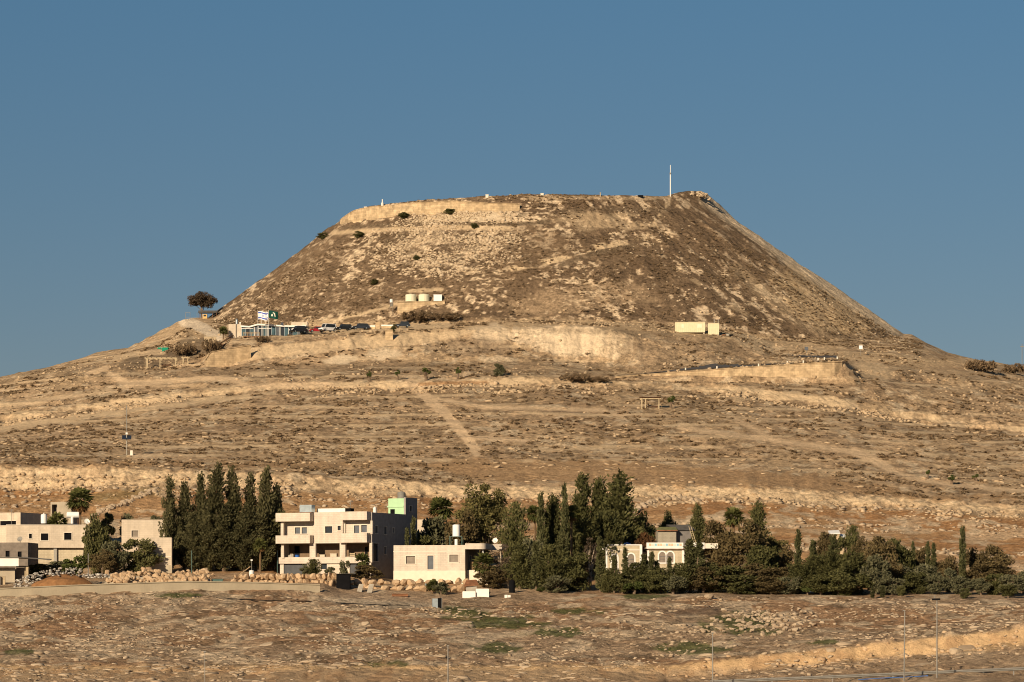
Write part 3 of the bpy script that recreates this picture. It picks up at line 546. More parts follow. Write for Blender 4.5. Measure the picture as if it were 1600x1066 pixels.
def bungalow():
    Yl = 593.0; t = thing('flat_roofed_bungalow', 'single storey cream house with a blue door and rounded porch roof', 'house', at(615, 908, Yl), -12)
    s = F / 590; X = lambda px: (px - 615) / s / .978; Z = lambda py: (908 - py) / s
    W, D = X(727.5), 10.0
    hs = [(X(634.5), X(649), Z(881), Z(869)), (X(668.5), X(678), Z(890), Z(868.3)), (X(703), X(717.3), Z(878.5), Z(867))]
    f = MB(); wall(f, 'x', 0, W, 0, .3, Z(892), Z(852), hs); f.build('front_wall', 'cream_stone', t)
    bx('plinth', 'plinth', t, -.02, W + .02, -.03, .31, -2.5, Z(892))
    bx('cornice', 'trim', t, -.04, W, -.04, -.003, Z(862.5), Z(861))
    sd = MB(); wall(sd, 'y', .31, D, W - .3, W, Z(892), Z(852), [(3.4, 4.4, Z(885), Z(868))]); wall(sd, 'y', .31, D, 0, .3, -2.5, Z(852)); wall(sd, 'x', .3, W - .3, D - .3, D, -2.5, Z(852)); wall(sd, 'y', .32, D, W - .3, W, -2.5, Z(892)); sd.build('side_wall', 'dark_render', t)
    bx('roof', 'concrete', t, .3, W - .3, .3, D - .3, Z(857), Z(855))
    for i in (0, 2):
        w = opening(t, 'x', *hs[i], 0, -1, pane='blind', fw=.13)
    opening(t, 'x', *hs[1], 0, -1, pane='shutter', name='door', fw=.1); opening(t, 'y', 3.4, 4.4, Z(885), Z(868), W, 1, pane='black')
    # rounded porch roof
    poly = [(W + .001, -.02)] + [(W + 2.2 + 1.0 * math.sin(a), .98 - 1.0 * math.cos(a)) for a in np.linspace(0, math.pi / 2, 7)] + [(W + 3.2, 5.0), (W + 4.6, 5.6), (W + 4.6, 8.5), (W + .001, 8.5)]
    MB().slab(poly, Z(858.5), Z(849.5)).build('porch_roof', 'cream_stone', t)
    MB().tube([(W + 2.6, 1.0, -.5), (W + 2.6, 1.0, Z(858.6))], .14, 10).build('porch_column', 'white_paint', t)
    bx('porch_wall', 'roof_brown', t, W + .3, W + 3.4, 2.0, 2.2, Z(891), Z(878)); bx('porch_base', 'plinth', t, W + .05, W + 3.4, 1.2, 2.3, -2.5, Z(891))
    return t, W, Z
bg, bW, bZ = bungalow()
def dish(name, label, loc, r, rz, tilt=25, m='white_paint'):
    t = thing(name, label, 'satellite dish', loc, rz)
    mb = MB(); n = 16
    ring = [(0, 0)] + [(r * q, .22 * r * q * q) for q in (.35, .7, 1.0)]
    v = [(0, 0, 0)]; f = []
    for rr, dd in ring[1:]:
        for k in range(n): a = 2 * math.pi * k / n; v.append((rr * math.cos(a), -dd, rr * math.sin(a)))
    for k in range(n): f.append((0, 1 + k, 1 + (k + 1) % n))
    for j in range(2):
        for k in range(n): f.append((1 + j*n + k, 1 + (j+1)*n + k, 1 + (j+1)*n + (k+1) % n, 1 + j*n + (k+1) % n))
    ct, st = math.cos(R(tilt)), math.sin(R(tilt)); h = r * 1.25
    v2 = [(x, y * ct - z * st * 0 - .0 + z * st, z * ct - y * st + h) for x, y, z in v]; v3 = [(x, y + .03, z) for x, y, z in v2]
    mb.add(v2, f); mb.add(v3, [q[::-1] for q in f]); mb.build('reflector', m, t)
    MB().tube([(0, .08, 0), (0, .08, h)], .05, 8).build('mast', 'galv', t); MB().tube([(0, -.02, h - r * .6), (0, -r * .8, h - r * .1)], .02, 6).build('arm', 'galv', t); MB().box(-.06, .06, -r * .88, -r * .76, h - r * .16, h - r * .02).build('receiver', 'galv', t)
    return t
dish('satellite_dish', 'white satellite dish on the porch roof of the bungalow', local_pt(bg, bW + 3.6, 5.2, bZ(849.5)), .42, -10)
o = thing('tall_water_tank', 'tall white water cylinder on a green frame above the bungalow roof', 'water tank', local_pt(bg, 8.9, 4.5, bZ(855)), -12)
MB().tube([(0,0,1.75),(0,0,3.5),(0,0,3.6)], [.58,.58,.3], 18).build('tank_body', 'tank_white', o); MB().tube([(0,0,.1),(0,0,1.3)], .26, 12).build('small_cylinder', 'tank_white', o)
for sx in (-.95, .95):
    for sy in (-.5, .5): MB().tube([(sx, sy, -.2), (sx, sy, 1.7)], .05, 6).build('leg', 'teal', o)
fr = MB(); [fr.box(-.98, .98, y - .05, y + .05, 1.66, 1.74) for y in (-.5, .5)]; [fr.box(x - .05, x + .05, -.45, .45, 1.66, 1.74) for x in (-.95, .95)]; fr.build('frame', 'teal', o)

# left hand houses
def plain_house(name, label, px0, px1, ptop, pbase, Y, rz, D, m, wins=(), pane='black', dark_side=None, fw=.1, sink=3.0, holes_frame='trim'):
    s = F / Y; c = math.cos(R(rz)); t = thing(name, label, 'house', at(px0, pbase, Y), rz)
    X = lambda px: (px - px0) / s / c; Z = lambda py: (pbase - py) / s; W = X(px1)
    hs = [(X(a), X(b), Z(d), Z(e)) for a, b, e, d in wins]
    f = MB(); wall(f, 'x', 0, W, 0, .3, -sink, Z(ptop), hs); f.build('front_wall', m, t)
    g = MB(); wall(g, 'y', .3, D, 0, .3, -sink, Z(ptop)); wall(g, 'x', .3, W - .3, D - .3, D, -sink, Z(ptop)); wall(g, 'y', .3, D, W - .3, W, -sink, Z(ptop)); g.build('side_wall', dark_side or m, t)
    bx('roof', 'concrete', t, .3, W - .3, .3, D - .3, Z(ptop) - .75, Z(ptop) - .55)
    for h in hs: opening(t, 'x', *h, 0, -1, pane=pane, fw=fw, frame=holes_frame)
    return t, X, Z, W
lh, lX, lZ, lW = plain_house('long_house', 'long cream house with three dark square windows and a roof dish', 10, 133, 821, 856, 612, 4, 9, 'cream_plain', [(45, 49.5, 834, 841.5), (63.5, 75, 833.5, 844.5), (99.5, 111, 832.5, 843.5)], sink=0)
bx('lower_wall', 'golden_stone', lh, 3.2, lW - .4, .7, 8.5, -4, -.001); bx('lower_column', 'concrete_grey', lh, lX(83), lX(88), .3, .69, -4, -.002); bx('coping', 'trim', lh, -.05, lW + .05, -.06, .32, lZ(821), lZ(821) + .12)
plain_house('far_left_house', 'cream house with a grey side wall behind the long house', -60, 37, 802, 826, 634, -22, 9, 'cream_plain', [(4, 30, 815, 822)], sink=3)
o = thing('concrete_shell', 'unfinished bare concrete room with an open doorway behind the roofs', 'building', at(79, 822, 644), -14)
m_ = MB(); wall(m_, 'x', 0, 3.7, 0, .25, -3, 4.0, [(.25, 1.15, .0, 3.6)]); m_.build('front_wall', 'concrete', o); m_ = MB(); wall(m_, 'y', .25, 4, 0, .25, -3, 4.0); wall(m_, 'y', .25, 4, 3.45, 3.7, -3, 4.0); wall(m_, 'x', .25, 3.45, 3.75, 4, -3, 4.0); m_.build('side_wall', 'concrete', o); bx('roof', 'concrete', o, .25, 3.45, .25, 3.75, 3.7, 3.95); bx('doorway_shade', 'dark_wall', o, .3, 1.1, 1.2, 1.3, 0, 3.6)  # dark sheet inside the open doorway stands for the shade of the room
cr, *_ = plain_house('cream_house', 'cream house with one barred window beside the cypress row', 190, 262, 812, 872, 616, 3, 9, 'cream_plain', [(205.5, 216, 829, 839)], pane='blind', sink=3)
an, *_ = plain_house('cream_annex', 'small windowless cream block at the left foot of the cypress row', 226.5, 268, 840, 893, 598, 3, 5, 'cream_plain', [], sink=2)
bx('footing', 'concrete', an, -.05, 4.2, -.06, -.003, -2, 1.0); bx('course', 'trim', an, 0, 4.1, -.03, -.003, 2.25, 2.4)
dh, dX, dZ, dW = plain_house('shaded_house', 'dark rendered house with small windows at the left edge', -50, 45, 848, 884, 597, -6, 7, 'dark_wall', [(9.5, 16, 861, 871), (29, 35, 862, 871)], sink=3, fw=.05, holes_frame='dark_wall')  # dark wall colour carries the shadow this house stands in
sh_ = thing('awning_shed', 'open shed with a white sheet awning and block walls at the left edge', 'shed', at(-40, 914, 588), 0)
s_ = F / 588
bx('awning_fascia', 'white_paint', sh_, 0, 72/s_, -2.2, -2.1, 29/s_, 41/s_)
MB().add([(0,-2.2,4.15),(72/s_,-2.2,4.15),(116/s_,1.4,3.8),(116/s_,4.2,3.95),(0,4.2,4.25),(0,-2.2,4.25),(72/s_,-2.2,4.25),(116/s_,1.4,3.9),(116/s_,4.2,4.05),(0,4.2,4.35)],[(4,3,2,1,0),(5,6,7,8,9),(0,1,6,5),(1,2,7,6),(2,3,8,7),(3,4,9,8),(4,0,5,9)]).build('awning_roof', 'galv', sh_)
bx('block_wall', 'concrete', sh_, 0, 64/s_, -.6, -.3, -2, 27/s_); bx('block_wall', 'tan_block', sh_, 0, 52/s_, -3.0, -2.7, -2, 13/s_); bx('back_wall', 'dark_wall', sh_, 64/s_, 84/s_, 1.0, 1.2, -2, 30/s_); bx('pillar', 'tan_block', sh_, 79/s_, 85/s_, -.6, -.2, -2, 28/s_); bx('white_box', 'white_paint', sh_, 34/s_, 45/s_, -3.6, -3.1, -.2, 1.3)
dish('dark_satellite_dish', 'shaded satellite dish on the dark house at the left edge', local_pt(dh, dX(30), 1.0, dZ(848)), .42, -15, m='galv')  # grey reflector instead of white: the dish's shade is in its colour
dish('roof_satellite_dish', 'large white satellite dish on the right end of the long house roof', local_pt(lh, lX(134.5), 1.2, lZ(820)), .46, 15)
tank('roof_water_tank', 'upright pinkish white water tank behind the long house roof', (*at(68.5, 822, 622)[:2], at(68.5, 818, 622)[2]), .48, 1.5, 'tank_white')
o = thing('solar_water_heater', 'white roof tank on a rusty stand with two solar panels', 'water heater', local_pt(lh, lX(112), 2.5, lZ(821)), 4)
MB().tube([(-1.0,0,1.75),(-.95,0,1.75),(.95,0,1.75),(1.0,0,1.75)], [.3,.5,.5,.3], 14).build('tank_body', 'tank_white', o); MB().tube([(-.1,-.5,.35),(-.1,-.5,1.35)], .22, 12).build('boiler', 'tank_white', o)
for sx in (-.8, .8): MB().tube([(sx,.2,-.7),(sx,.2,1.4)], .05, 6).build('stand_leg', 'rust', o)
for k in (-1, 1): MB().add([(-.38+k*.45,-1.2,-.3),(.38+k*.45,-1.2,-.3),(.38+k*.45,-.7,.35),(-.38+k*.45,-.7,.35),(-.38+k*.45,-1.14,-.34),(.38+k*.45,-1.14,-.34),(.38+k*.45,-.64,.31),(-.38+k*.45,-.64,.31)],[(0,1,2,3),(7,6,5,4),(0,4,5,1),(1,5,6,2),(2,6,7,3),(3,7,4,0)]).build('solar_panel', 'solar', o)
for pxs, pt, pb, Y, lb in ((138, 866, 895, 592, 'grey post behind the rubbish heap'), ):
    x, y, z = at(pxs, pb, Y); o = thing('metal_post', lb, 'post', (x, y, z)); MB().tube([(0,0,-1),(0,0,(pb-pt)/F*Y)], .07, 8).build('post', 'galv', o); bx('cap', 'galv', o, -.1, .1, -.1, .1, (pb-pt)/F*Y, (pb-pt)/F*Y+.06)
for pxs, lb in ((299.5, 'thin green pole in front of the cypress row'), (433.5, 'thin green pole at the left corner of the three storey house')):
    x, y, z = at(pxs, 892, 591); o = thing('green_pole', lb, 'pole', (x, y, z)); MB().tube([(0,0,-1),(0,0,3.0)], .07, 8).build('pole', 'teal', o); MB().tube([(0,0,3.0),(0,0,3.1)], .1, 8).build('cap', 'teal', o)

# villa with arched windows
def arch(parent, x0, x1, z0, z1, y, m='white_paint', pane='blind', fw=.22):
    def ring(x0, x1, z1, o=0):
        r = (x1 - x0) / 2; cx = (x0 + x1) / 2; zc = z1 - r * 1.05
        return [(x0, z0)] + [(cx - r * math.cos(a), zc + r * 1.05 * math.sin(a)) for a in np.linspace(0, math.pi, 11)] + [(x1, z0)]
    i = ring(x0, x1, z1); o = ring(x0 - fw, x1 + fw, z1 + fw); n = len(i)
    v = [(x, y - .08, z) for x, z in i] + [(x, y - .08, z) for x, z in o] + [(x, y + .02, z) for x, z in i] + [(x, y + .02, z) for x, z in o]
    f = []
    for k in range(n - 1): f += [(k, k+1, n+k+1, n+k), (2*n+k, 3*n+k, 3*n+k+1, 2*n+k+1), (k, 2*n+k, 2*n+k+1, k+1), (n+k, n+k+1, 3*n+k+1, 3*n+k)]
    w = MB().add(v, f).build('window', m, parent)
    MB().prism(i, y - .03, y + .02).build('pane', pane, w)
    for q in (.3, .55): bx('bar', 'shutter', w, x0, x1, y - .05, y - .035, z0 + (z1 - z0) * q, z0 + (z1 - z0) * q + .06)
    bx('sill', m, w, x0 - fw, x1 + fw, y - .14, y - .003, z0 - .2, z0)
Yv = 607.0; sv = F / Yv
vl = thing('arched_villa', 'golden stone villa with white arched windows and a parapet of coloured tiles', 'house', at(947, 915, Yv), 2)
vX = lambda px: (px - 947) / sv; vZ = lambda py: (915 - py) / sv
for nm, a, b, pt in (('left_block', 949, 1002, 852.5), ('right_block', 1013, 1068, 857)):
    bx(nm, 'golden_stone', vl, vX(a), vX(b), 0, 9, -3, vZ(pt))
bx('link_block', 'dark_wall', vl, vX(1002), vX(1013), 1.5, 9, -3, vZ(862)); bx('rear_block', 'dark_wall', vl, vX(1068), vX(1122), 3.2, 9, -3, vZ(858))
for a, b, pt, pb in ((946.5, 949.2, 852, 905), (999.5, 1003.5, 852, 885), (1011.5, 1014.5, 860, 890), (1066, 1069.5, 859, 885)): bx('corner_trim', 'white_paint', vl, vX(a), vX(b), -.08, .3, vZ(pb), vZ(pt))
bx('cornice', 'trim', vl, vX(949.3), vX(999.4), -.06, -.003, vZ(860.5), vZ(858)); bx('cornice', 'white_paint', vl, vX(949), vX(1003), -.1, .4, vZ(852.4), vZ(850.6)); bx('eave', 'roof_brown', vl, vX(1012), vX(1068), -.3, .3, vZ(859), vZ(857.6))
pr = bx('tile_parapet', 'white_paint', vl, vX(1010), vX(1067.5), -.5, -.2, vZ(857.5), vZ(848))
for k in range(12): bx('tile', ('tile_orange', 'tile_blue', 'tile_pale')[(k * 2 + k // 4) % 3], pr, vX(1014 + k * 4.3), vX(1017.4 + k * 4.3), -.53, -.503, vZ(853), vZ(849.5))
bx('roof_deck', 'concrete', vl, vX(1010.2), vX(1068), -.19, 9, vZ(857.4), vZ(855)); bx('terrace_parapet', 'white_paint', vl, vX(1083), vX(1101), -.4, -.1, vZ(858), vZ(848)); bx('terrace_parapet', 'tile_pale', vl, vX(1101), vX(1122), -.2, 6.5, vZ(857), vZ(849))
bx('terrace_slab', 'concrete', vl, vX(1068.2), vX(1101), -.1, 9, vZ(859), vZ(857.6)); bx('balustrade', 'white_paint', vl, vX(934), vX(945), .6, 1.0, vZ(863.5), vZ(854.5)); bx('balustrade_slab', 'white_paint', vl, vX(933), vX(949), .6, 4, vZ(865), vZ(863.7))
arch(vl, vX(956), vX(964.5), vZ(890), vZ(866.5), 0); arch(vl, vX(981), vX(991), vZ(886), vZ(865.5), 0); arch(vl, vX(1030), vX(1040), vZ(879), vZ(862.5), 0); arch(vl, vX(1042.5), vX(1052.5), vZ(879), vZ(862.5), 0)
# upper room with a pitched brown roof, ladder against it
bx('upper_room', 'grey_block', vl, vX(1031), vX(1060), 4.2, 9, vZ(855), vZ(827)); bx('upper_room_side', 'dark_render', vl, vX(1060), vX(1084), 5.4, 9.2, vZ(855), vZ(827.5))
rf = MB().add([(vX(1029),3.9,vZ(827)),(vX(1062),3.9,vZ(827)),(vX(1060),5.6,vZ(822)),(vX(1034),5.6,vZ(822)),(vX(1029),9.4,vZ(827)),(vX(1062),9.4,vZ(827))],[(0,1,2,3),(0,3,4),(1,5,2),(3,2,5,4),(0,4,5,1)]).build('roof', 'roof_green', vl)
bx('eave', 'rust', rf, vX(1029), vX(1062), 3.86, 3.95, vZ(829), vZ(827.1))
MB().add([(vX(1060),5.1,vZ(827.4)),(vX(1092),5.1,vZ(827.4)),(vX(1082),6.6,vZ(818)),(vX(1046),6.6,vZ(818)),(vX(1092),9.6,vZ(827.4)),(vX(1046),9.6,vZ(827.4))],[(0,1,2,3),(0,3,5),(1,4,2),(3,2,4,5),(0,5,4,1)]).build('rear_roof', 'roof_dark', vl)
o = thing('ladder', 'pale ladder leaning against the upper room of the villa', 'ladder', local_pt(vl, vX(1090.5), 3.0, vZ(852)))
for k in (-.18, .18): MB().tube([(k, 0, -.2), (k - .9, 1.8, 3.1)], .05, 6).build('rail', 'pale_wood', o)
for k in range(8): q = .1 + k * .11; MB().tube([(-.18 - .9 * q, 1.8 * q, -.2 + 3.3 * q), (.18 - .9 * q, 1.8 * q, -.2 + 3.3 * q)], .03, 6).build('rung', 'pale_wood', o)
tank('blue_barrel', 'blue plastic barrel on the left roof of the villa', local_pt(vl, vX(981.5), 2, vZ(853.5)), .55, .55, 'blue_plastic')
o = thing('red_crate', 'dull red box on the left roof of the villa', 'box', local_pt(vl, vX(962), 2, vZ(853.5))); bx('box_body', 'red_plastic', o, 0, 1.1, 0, .8, 0, .75); bx('lid', 'red_plastic', o, -.04, 1.14, -.04, .84, .75, .82)
plain_house('sliver_house', 'pale house glimpsed between the three storey house and the palm', 641, 672, 812, 850, 640, -10, 5, 'cream_plain', [], sink=4)
plain_house('hut_behind_palm', 'low dark hut hidden beside the palm', 662, 700, 825, 852, 632, -8, 4, 'dark_render', [], sink=4)

# ------------------------------------------------------------------ walls on the hill and by the houses
def strip_wall(name, label, cat, pts, Y, th, m, rough=0.0):
    """a wall following points (px, top row, foot row[, Y])"""
    P = [(p[0], p[1], p[2], p[3] if len(p) > 3 else Y) for p in pts]
    P2 = []
    for a, b in zip(P[:-1], P[1:]):
        n = max(2, int(abs(b[0] - a[0]) / 12))
        P2 += [tuple(a[i] + (b[i] - a[i]) * k / n for i in range(4)) for k in range(n)]
    P2.append(P[-1]); P2 = [(a, b + rnd.uniform(-rough, rough), c, d) for a, b, c, d in P2]; t = thing(name, label, cat, at(P2[0][0], P2[0][2], P2[0][3])); ox, oy, oz = t.location
    v = []; f = []
    for px, pt, pb, y in P2:
        x, _, zt = at(px, pt, y); zb = at(px, pb, y)[2] - 1.2; x -= ox; zt -= oz; zb -= oz
        v += [(x, y - oy, zb), (x, y - oy + .1, zt), (x, y - oy + th, zt), (x, y - oy + th, zb)]
    for k in range(len(P2) - 1):
        b = 4 * k
        for j in range(4): f.append((b + j, b + 4 + j, b + 4 + (j + 1) % 4, b + (j + 1) % 4))
    f += [(0, 1, 2, 3), tuple(4 * (len(P2) - 1) + j for j in (3, 2, 1, 0))]
    o = link_mesh('wall_body', v, [q[::-1] for q in f], m, t)
    cp = MB()
    for (a, b) in zip(P2[:-1], P2[1:]):
        xa, _, za = at(a[0], a[1], a[3]); xb, _, zb = at(b[0], b[1], b[3]); xa -= ox; xb -= ox; za -= oz - .003; zb -= oz - .003; ya, yb = a[3] - oy, b[3] - oy
        cp.add([(xa,ya-.06,za),(xb,yb-.06,zb),(xb,yb+th+.06,zb),(xa,ya+th+.06,za),(xa,ya-.06,za+.14),(xb,yb-.06,zb+.14),(xb,yb+th+.06,zb+.14),(xa,ya+th+.06,za+.14)],[(0,3,2,1),(4,5,6,7),(0,1,5,4),(2,3,7,6),(1,2,6,5),(3,0,4,7)])
    cp.build('coping', m, t)
    return t
strip_wall('concrete_wall', 'low long bare concrete wall at the top of the near field', 'wall', [(-60,922,944),(0,920.5,940),(110,915.5,936),(290,909.5,934),(400,911,934),(500,914.5,934)], 566, .3, 'wall_concrete')
strip_wall('road_retaining_wall', 'long tan stone retaining wall carrying the hill road', 'wall', [(962,589,597,908),(1040,583.5,598,908),(1120,577.5,599,907),(1200,572.5,599.5,906.5),(1280,567,600,906),(1304,566,600,906.6),(1316,566,600,908),(1322,567,599,910.5),(1325,568.5,597,914)], 907, .6, 'hill_masonry')
strip_wall('terrace_wall', 'tapering tan stone wall below the wooden stairs', 'wall', [(p, a, b, 933.2 + (p - 321) * .05) for p, a, b in [(321,563,576),(329,551,575),(352,546,571),(375,542.5,567),(392,540,564)]], 950, .6, 'hill_masonry')
def rimY(px): s = np.clip(((px - 800) / F * 1066 - CX) / (RIM + 1.2), -1, 1); return CY - (RIM + 1.2) * math.sqrt(max(0, 1 - s * s))
strip_wall('summit_wall', 'pale stone retaining wall round the left of the summit rim', 'wall', [(p, a, b, surf(p, b + 1)[1] - .35) for p, a, b in [(531,344,349),(545,333,347),(552,329,345.5),(575,324.5,342),(600,321.5,339),(650,317.5,333),(700,315,330),(740,316.5,329.5),(790,318,329),(812,319,326)]], 1050, .7, 'hill_masonry', rough=1.0)
strip_wall('small_buttress', 'short square stone buttress below the parking place', 'wall', [(602,516,531,938.2),(614,516,531,938.2)], 953, 1.0, 'hill_masonry')

# ------------------------------------------------------------------ rocks
def ico(sub):
    t = (1 + 5 ** .5) / 2
    v = [np.array(p, float) / math.hypot(1, t) for p in [(-1,t,0),(1,t,0),(-1,-t,0),(1,-t,0),(0,-1,t),(0,1,t),(0,-1,-t),(0,1,-t),(t,0,-1),(t,0,1),(-t,0,-1),(-t,0,1)]]
    f = [(0,11,5),(0,5,1),(0,1,7),(0,7,10),(0,10,11),(1,5,9),(5,11,4),(11,10,2),(10,7,6),(7,1,8),(3,9,4),(3,4,2),(3,2,6),(3,6,8),(3,8,9),(4,9,5),(2,4,11),(6,2,10),(8,6,7),(9,8,1)]
    for _ in range(sub):
        mid = {}; nf = []
        def mp(a, b):
            k = (min(a, b), max(a, b))
            if k not in mid: p = v[a] + v[b]; v.append(p / np.linalg.norm(p)); mid[k] = len(v) - 1
            return mid[k]
        for a, b, c in f: ab, bc, ca = mp(a, b), mp(b, c), mp(c, a); nf += [(a,ab,ca),(b,bc,ab),(c,ca,bc),(ab,bc,ca)]
        f = nf
    return np.array(v), np.array(f)
V0, F0 = ico(0); V1, F1 = ico(1)
def rock_shape(seed, blocky=.5, sub=1):
    r = np.random.default_rng(seed); V, Fc = (V1, F1) if sub else (V0, F0); V = V.copy()
    for _ in range(12 if sub else 5):                       # chop with planes to get facets
        n = r.normal(size=3); n /= np.linalg.norm(n); d = r.uniform(.38, .72); h = V @ n; V -= np.outer(np.clip(h - d, 0, None), n)
    return V * (1 + r.normal(0, .05, (len(V), 1))), Fc
def block_shape(seed):
    r = np.random.default_rng(seed); V = np.sign(V1) * np.abs(V1) ** .55; V *= r.uniform(.8, 1.05, 3)
    for _ in range(7):
        n = r.normal(size=3); n /= np.linalg.norm(n); d = r.uniform(.62, .95); h = V @ n; V = V - np.outer(np.clip(h - d, 0, None), n)
    return V * (1 + r.normal(0, .035, (len(V), 1))), F1
ROCKS = [rock_shape(i) if i % 4 == 3 else block_shape(i) for i in range(8)]; PEBB = [rock_shape(40 + i, sub=0) for i in range(8)]
ROCKM = {}
def rock_mesh(i, m):
    k = (i % 8, m)
    if k not in ROCKM:
        V, Fc = ROCKS[i % 8]; me = bpy.data.meshes.new('stone'); me.from_pydata([tuple(p) for p in V], [], [tuple(q) for q in Fc]); me.materials.append(M[m]); ROCKM[k] = me
    return ROCKM[k]
def stone(loc, size, parent, m='limestone', rot=None, name='stone', i=None):
    o = bpy.data.objects.new(name, rock_mesh(rnd.randrange(8) if i is None else i, m)); COLL.objects.link(o)
    o.location = loc; o.scale = size; o.rotation_euler = rot or (rnd.uniform(-.25, .25), rnd.uniform(-.25, .25), rnd.uniform(0, 6.3)); o.parent = parent; return o
def bare(X, Y):
    px = X / Y * F + 800; j = int(np.clip(np.searchsorted(px_cols, px), 0, len(px_cols) - 1)); i = int(np.clip(np.searchsorted(Y_rows, Y), 0, len(Y_rows) - 1)); return float(BARE[i, j])
def gather(name, pts, m, shapes, parent=None, tilt=.3):
    """many pieces too small to tell apart, joined in one mesh: pts rows x,y,z,sx,sy,sz"""
    vs_, fs_ = [], []; n = 0; r = np.random.default_rng(len(pts))
    P = np.array(pts)
    k = r.integers(0, len(shapes), len(P))
    for si, (V, Fc) in enumerate(shapes):
        Q = P[k == si]
        if not len(Q): continue
        a = r.uniform(0, 6.283, len(Q)); c, s = np.cos(a)[:, None], np.sin(a)[:, None]
        x = V[None, :, 0] * Q[:, 3:4]; y = V[None, :, 1] * Q[:, 4:5]; z = V[None, :, 2] * Q[:, 5:6]
        x2, y2 = x * c - y * s * (Q[:, 3:4] / Q[:, 3:4]), x * s + y * c
        z2 = z + r.normal(0, tilt, (len(Q), 1)) * x2 * .5
        W = np.stack([x2 + Q[:, 0:1], y2 + Q[:, 1:2], z2 + Q[:, 2:3]], -1).reshape(-1, 3)
        vs_.append(W); fs_.append((Fc[None] + (np.arange(len(Q)) * len(V))[:, None, None] + n).reshape(-1, Fc.shape[1])); n += len(W)
    o = np_mesh(name, np.concatenate(vs_), np.concatenate(fs_), m, parent); o['kind'] = 'stuff'; return o
# boulder walls: every boulder a part
def boulder_wall(name, label, px0, px1, top, foot, Y, n, rows_):
    t = thing(name, label, 'wall', at(px0, (foot[0]), Y)); ox, oy, oz = t.location
    for r_ in range(rows_):
        for k in range(n):
            u = (k + (.5 if r_ % 2 else .1) + rnd.uniform(-.12, .12)) / n; px = px0 + (px1 - px0) * u
            pt = top[0] + (top[1] - top[0]) * u; pf = foot[0] + (foot[1] - foot[0]) * u; py = pf + (pt - pf) * (r_ + .5) / rows_
            x, y, z = at(px, py, Y + r_ * .45 + rnd.uniform(-.15, .15)); w = (px1 - px0) / n / F * Y * .66; h = (pf - pt) / rows_ / F * Y * .66
            stone((x - ox, y - oy, z - oz), (w * rnd.uniform(.7, 1.25), .9, h * rnd.uniform(.75, 1.25)), t, 'boulder', (rnd.uniform(-.2, .2), rnd.uniform(-.25, .25), rnd.uniform(-.5, .5)))
    return t
boulder_wall('boulder_wall', 'wall of big pale boulders below the three storey house', 366, 527, (898, 896), (914, 918), 578, 20, 2)
boulder_wall('boulder_bank', 'bank of big pale boulders below the bungalow', 540, 745, (907, 904), (926, 926), 580, 17, 2)

# heaps by the concrete wall
heap = thing('rubbish_heap', 'brown earth mound strewn with white rubbish bags behind the concrete wall', 'rubbish heap', at(95, 914, 576))
hv, hf = ico(3); hv = hv * (1 + .35 * (fbm(hv[:, 0] * 1.7 + 4, hv[:, 1] * 1.7 + hv[:, 2], 3, 9) - .5))[:, None]
o = np_mesh('earth_mound', hv * np.array([4.4, 3.0, 1.75]) + np.array([.0, 1.5, -.3]), hf, 'soil_heap', heap)
o.data.polygons.foreach_set('use_smooth', [True] * len(hf))
pts = []
for k in range(420):
    px = 22 + 182 * rnd.random() ** 1.0; cr_ = 889 if px > 80 else 889 + (80 - px) * .35; py = rnd.uniform(cr_ - (2 if px < 130 else -8), cr_ + 14)
    if 66 < px < 122 and py > 900: continue
    x, y, z = at(px, py, 578 + rnd.uniform(-2, 3)); q = rnd.uniform(.08, .3); pts.append((x - heap.location[0], y - heap.location[1], z - heap.location[2], q * 1.3, q, q * .7))
gather('rubbish_bag', pts[:230], 'bag', PEBB, heap); gather('rubbish_scrap', pts[230:], 'sacking', PEBB, heap)
rub = thing('rubble_heap', 'long heap of broken pale stone behind the concrete wall', 'rubble heap', at(250, 912, 575)); ox, oy, oz = rub.location
for k in range(290):
    px = rnd.uniform(166, 334); crest = 893 + 4 * math.sin(px / 13) ; py = rnd.uniform(crest, 911); x, y, z = at(px, py, 573 + (911 - py) * .22); q = .13 + .48 * rnd.random() ** 2.2
    stone((x - ox, y - oy, z - oz), (q * 1.2, q * .9, q * .75), rub, 'boulder', (rnd.uniform(-.6, .6), rnd.uniform(-.6, .6), rnd.uniform(0, 6)))
V_, F_ = V1 * np.array([9, 2.2, 1.5]) + np.array([0, 2.4, -.1]), F1; np_mesh('earth_core', V_, F_, 'concrete', rub)

# stones of the near field
def free_of(px, py): return not (505 < px < 690 and 922 < py < 946)
cand = []
for k in range(900):
    px = rnd.uniform(-20, 1620); Y = 382 + 180 * rnd.random() ** .85; x = (px - 800) / F * Y; z = gz(x, Y); py = HZ - z / Y * F
    if not free_of(px, py) or fbm(np.array([x / 13.0]), np.array([Y / 24.0]), 3, 205)[0] < .47: continue
    cand.append((x, Y, z))
for x, Y, z in cand[:290]:
    q = rnd.uniform(.35, .85) if rnd.random() < .88 else rnd.uniform(.9, 1.4)
    if rnd.random() < .7: size = (q * 1.25, q * rnd.uniform(.8, 1.3), q * rnd.uniform(.14, .28))
    else: q *= .55; size = (q, q * .9, q * .7)
    fl = size[2] < .35 * size[0]; sx_ = math.atan((gz(x, Y + 1.5) - gz(x, Y - 1.5)) / 3); sy_ = -math.atan((gz(x + 1, Y) - gz(x - 1, Y)) / 2); z = min(z, (gz(x, Y + 1.5) + gz(x, Y - 1.5)) / 2)
    stone((x, Y, z + size[2] * (.15 if fl else .25)), size, ground, 'limestone', (sx_ + rnd.uniform(0, .05), sy_, 0) if fl else None)
fx = rng.uniform(-30, 1630, 30000); fy = 379 + 186 * rng.random(30000) ** .9; X_ = (fx - 800) / F * fy
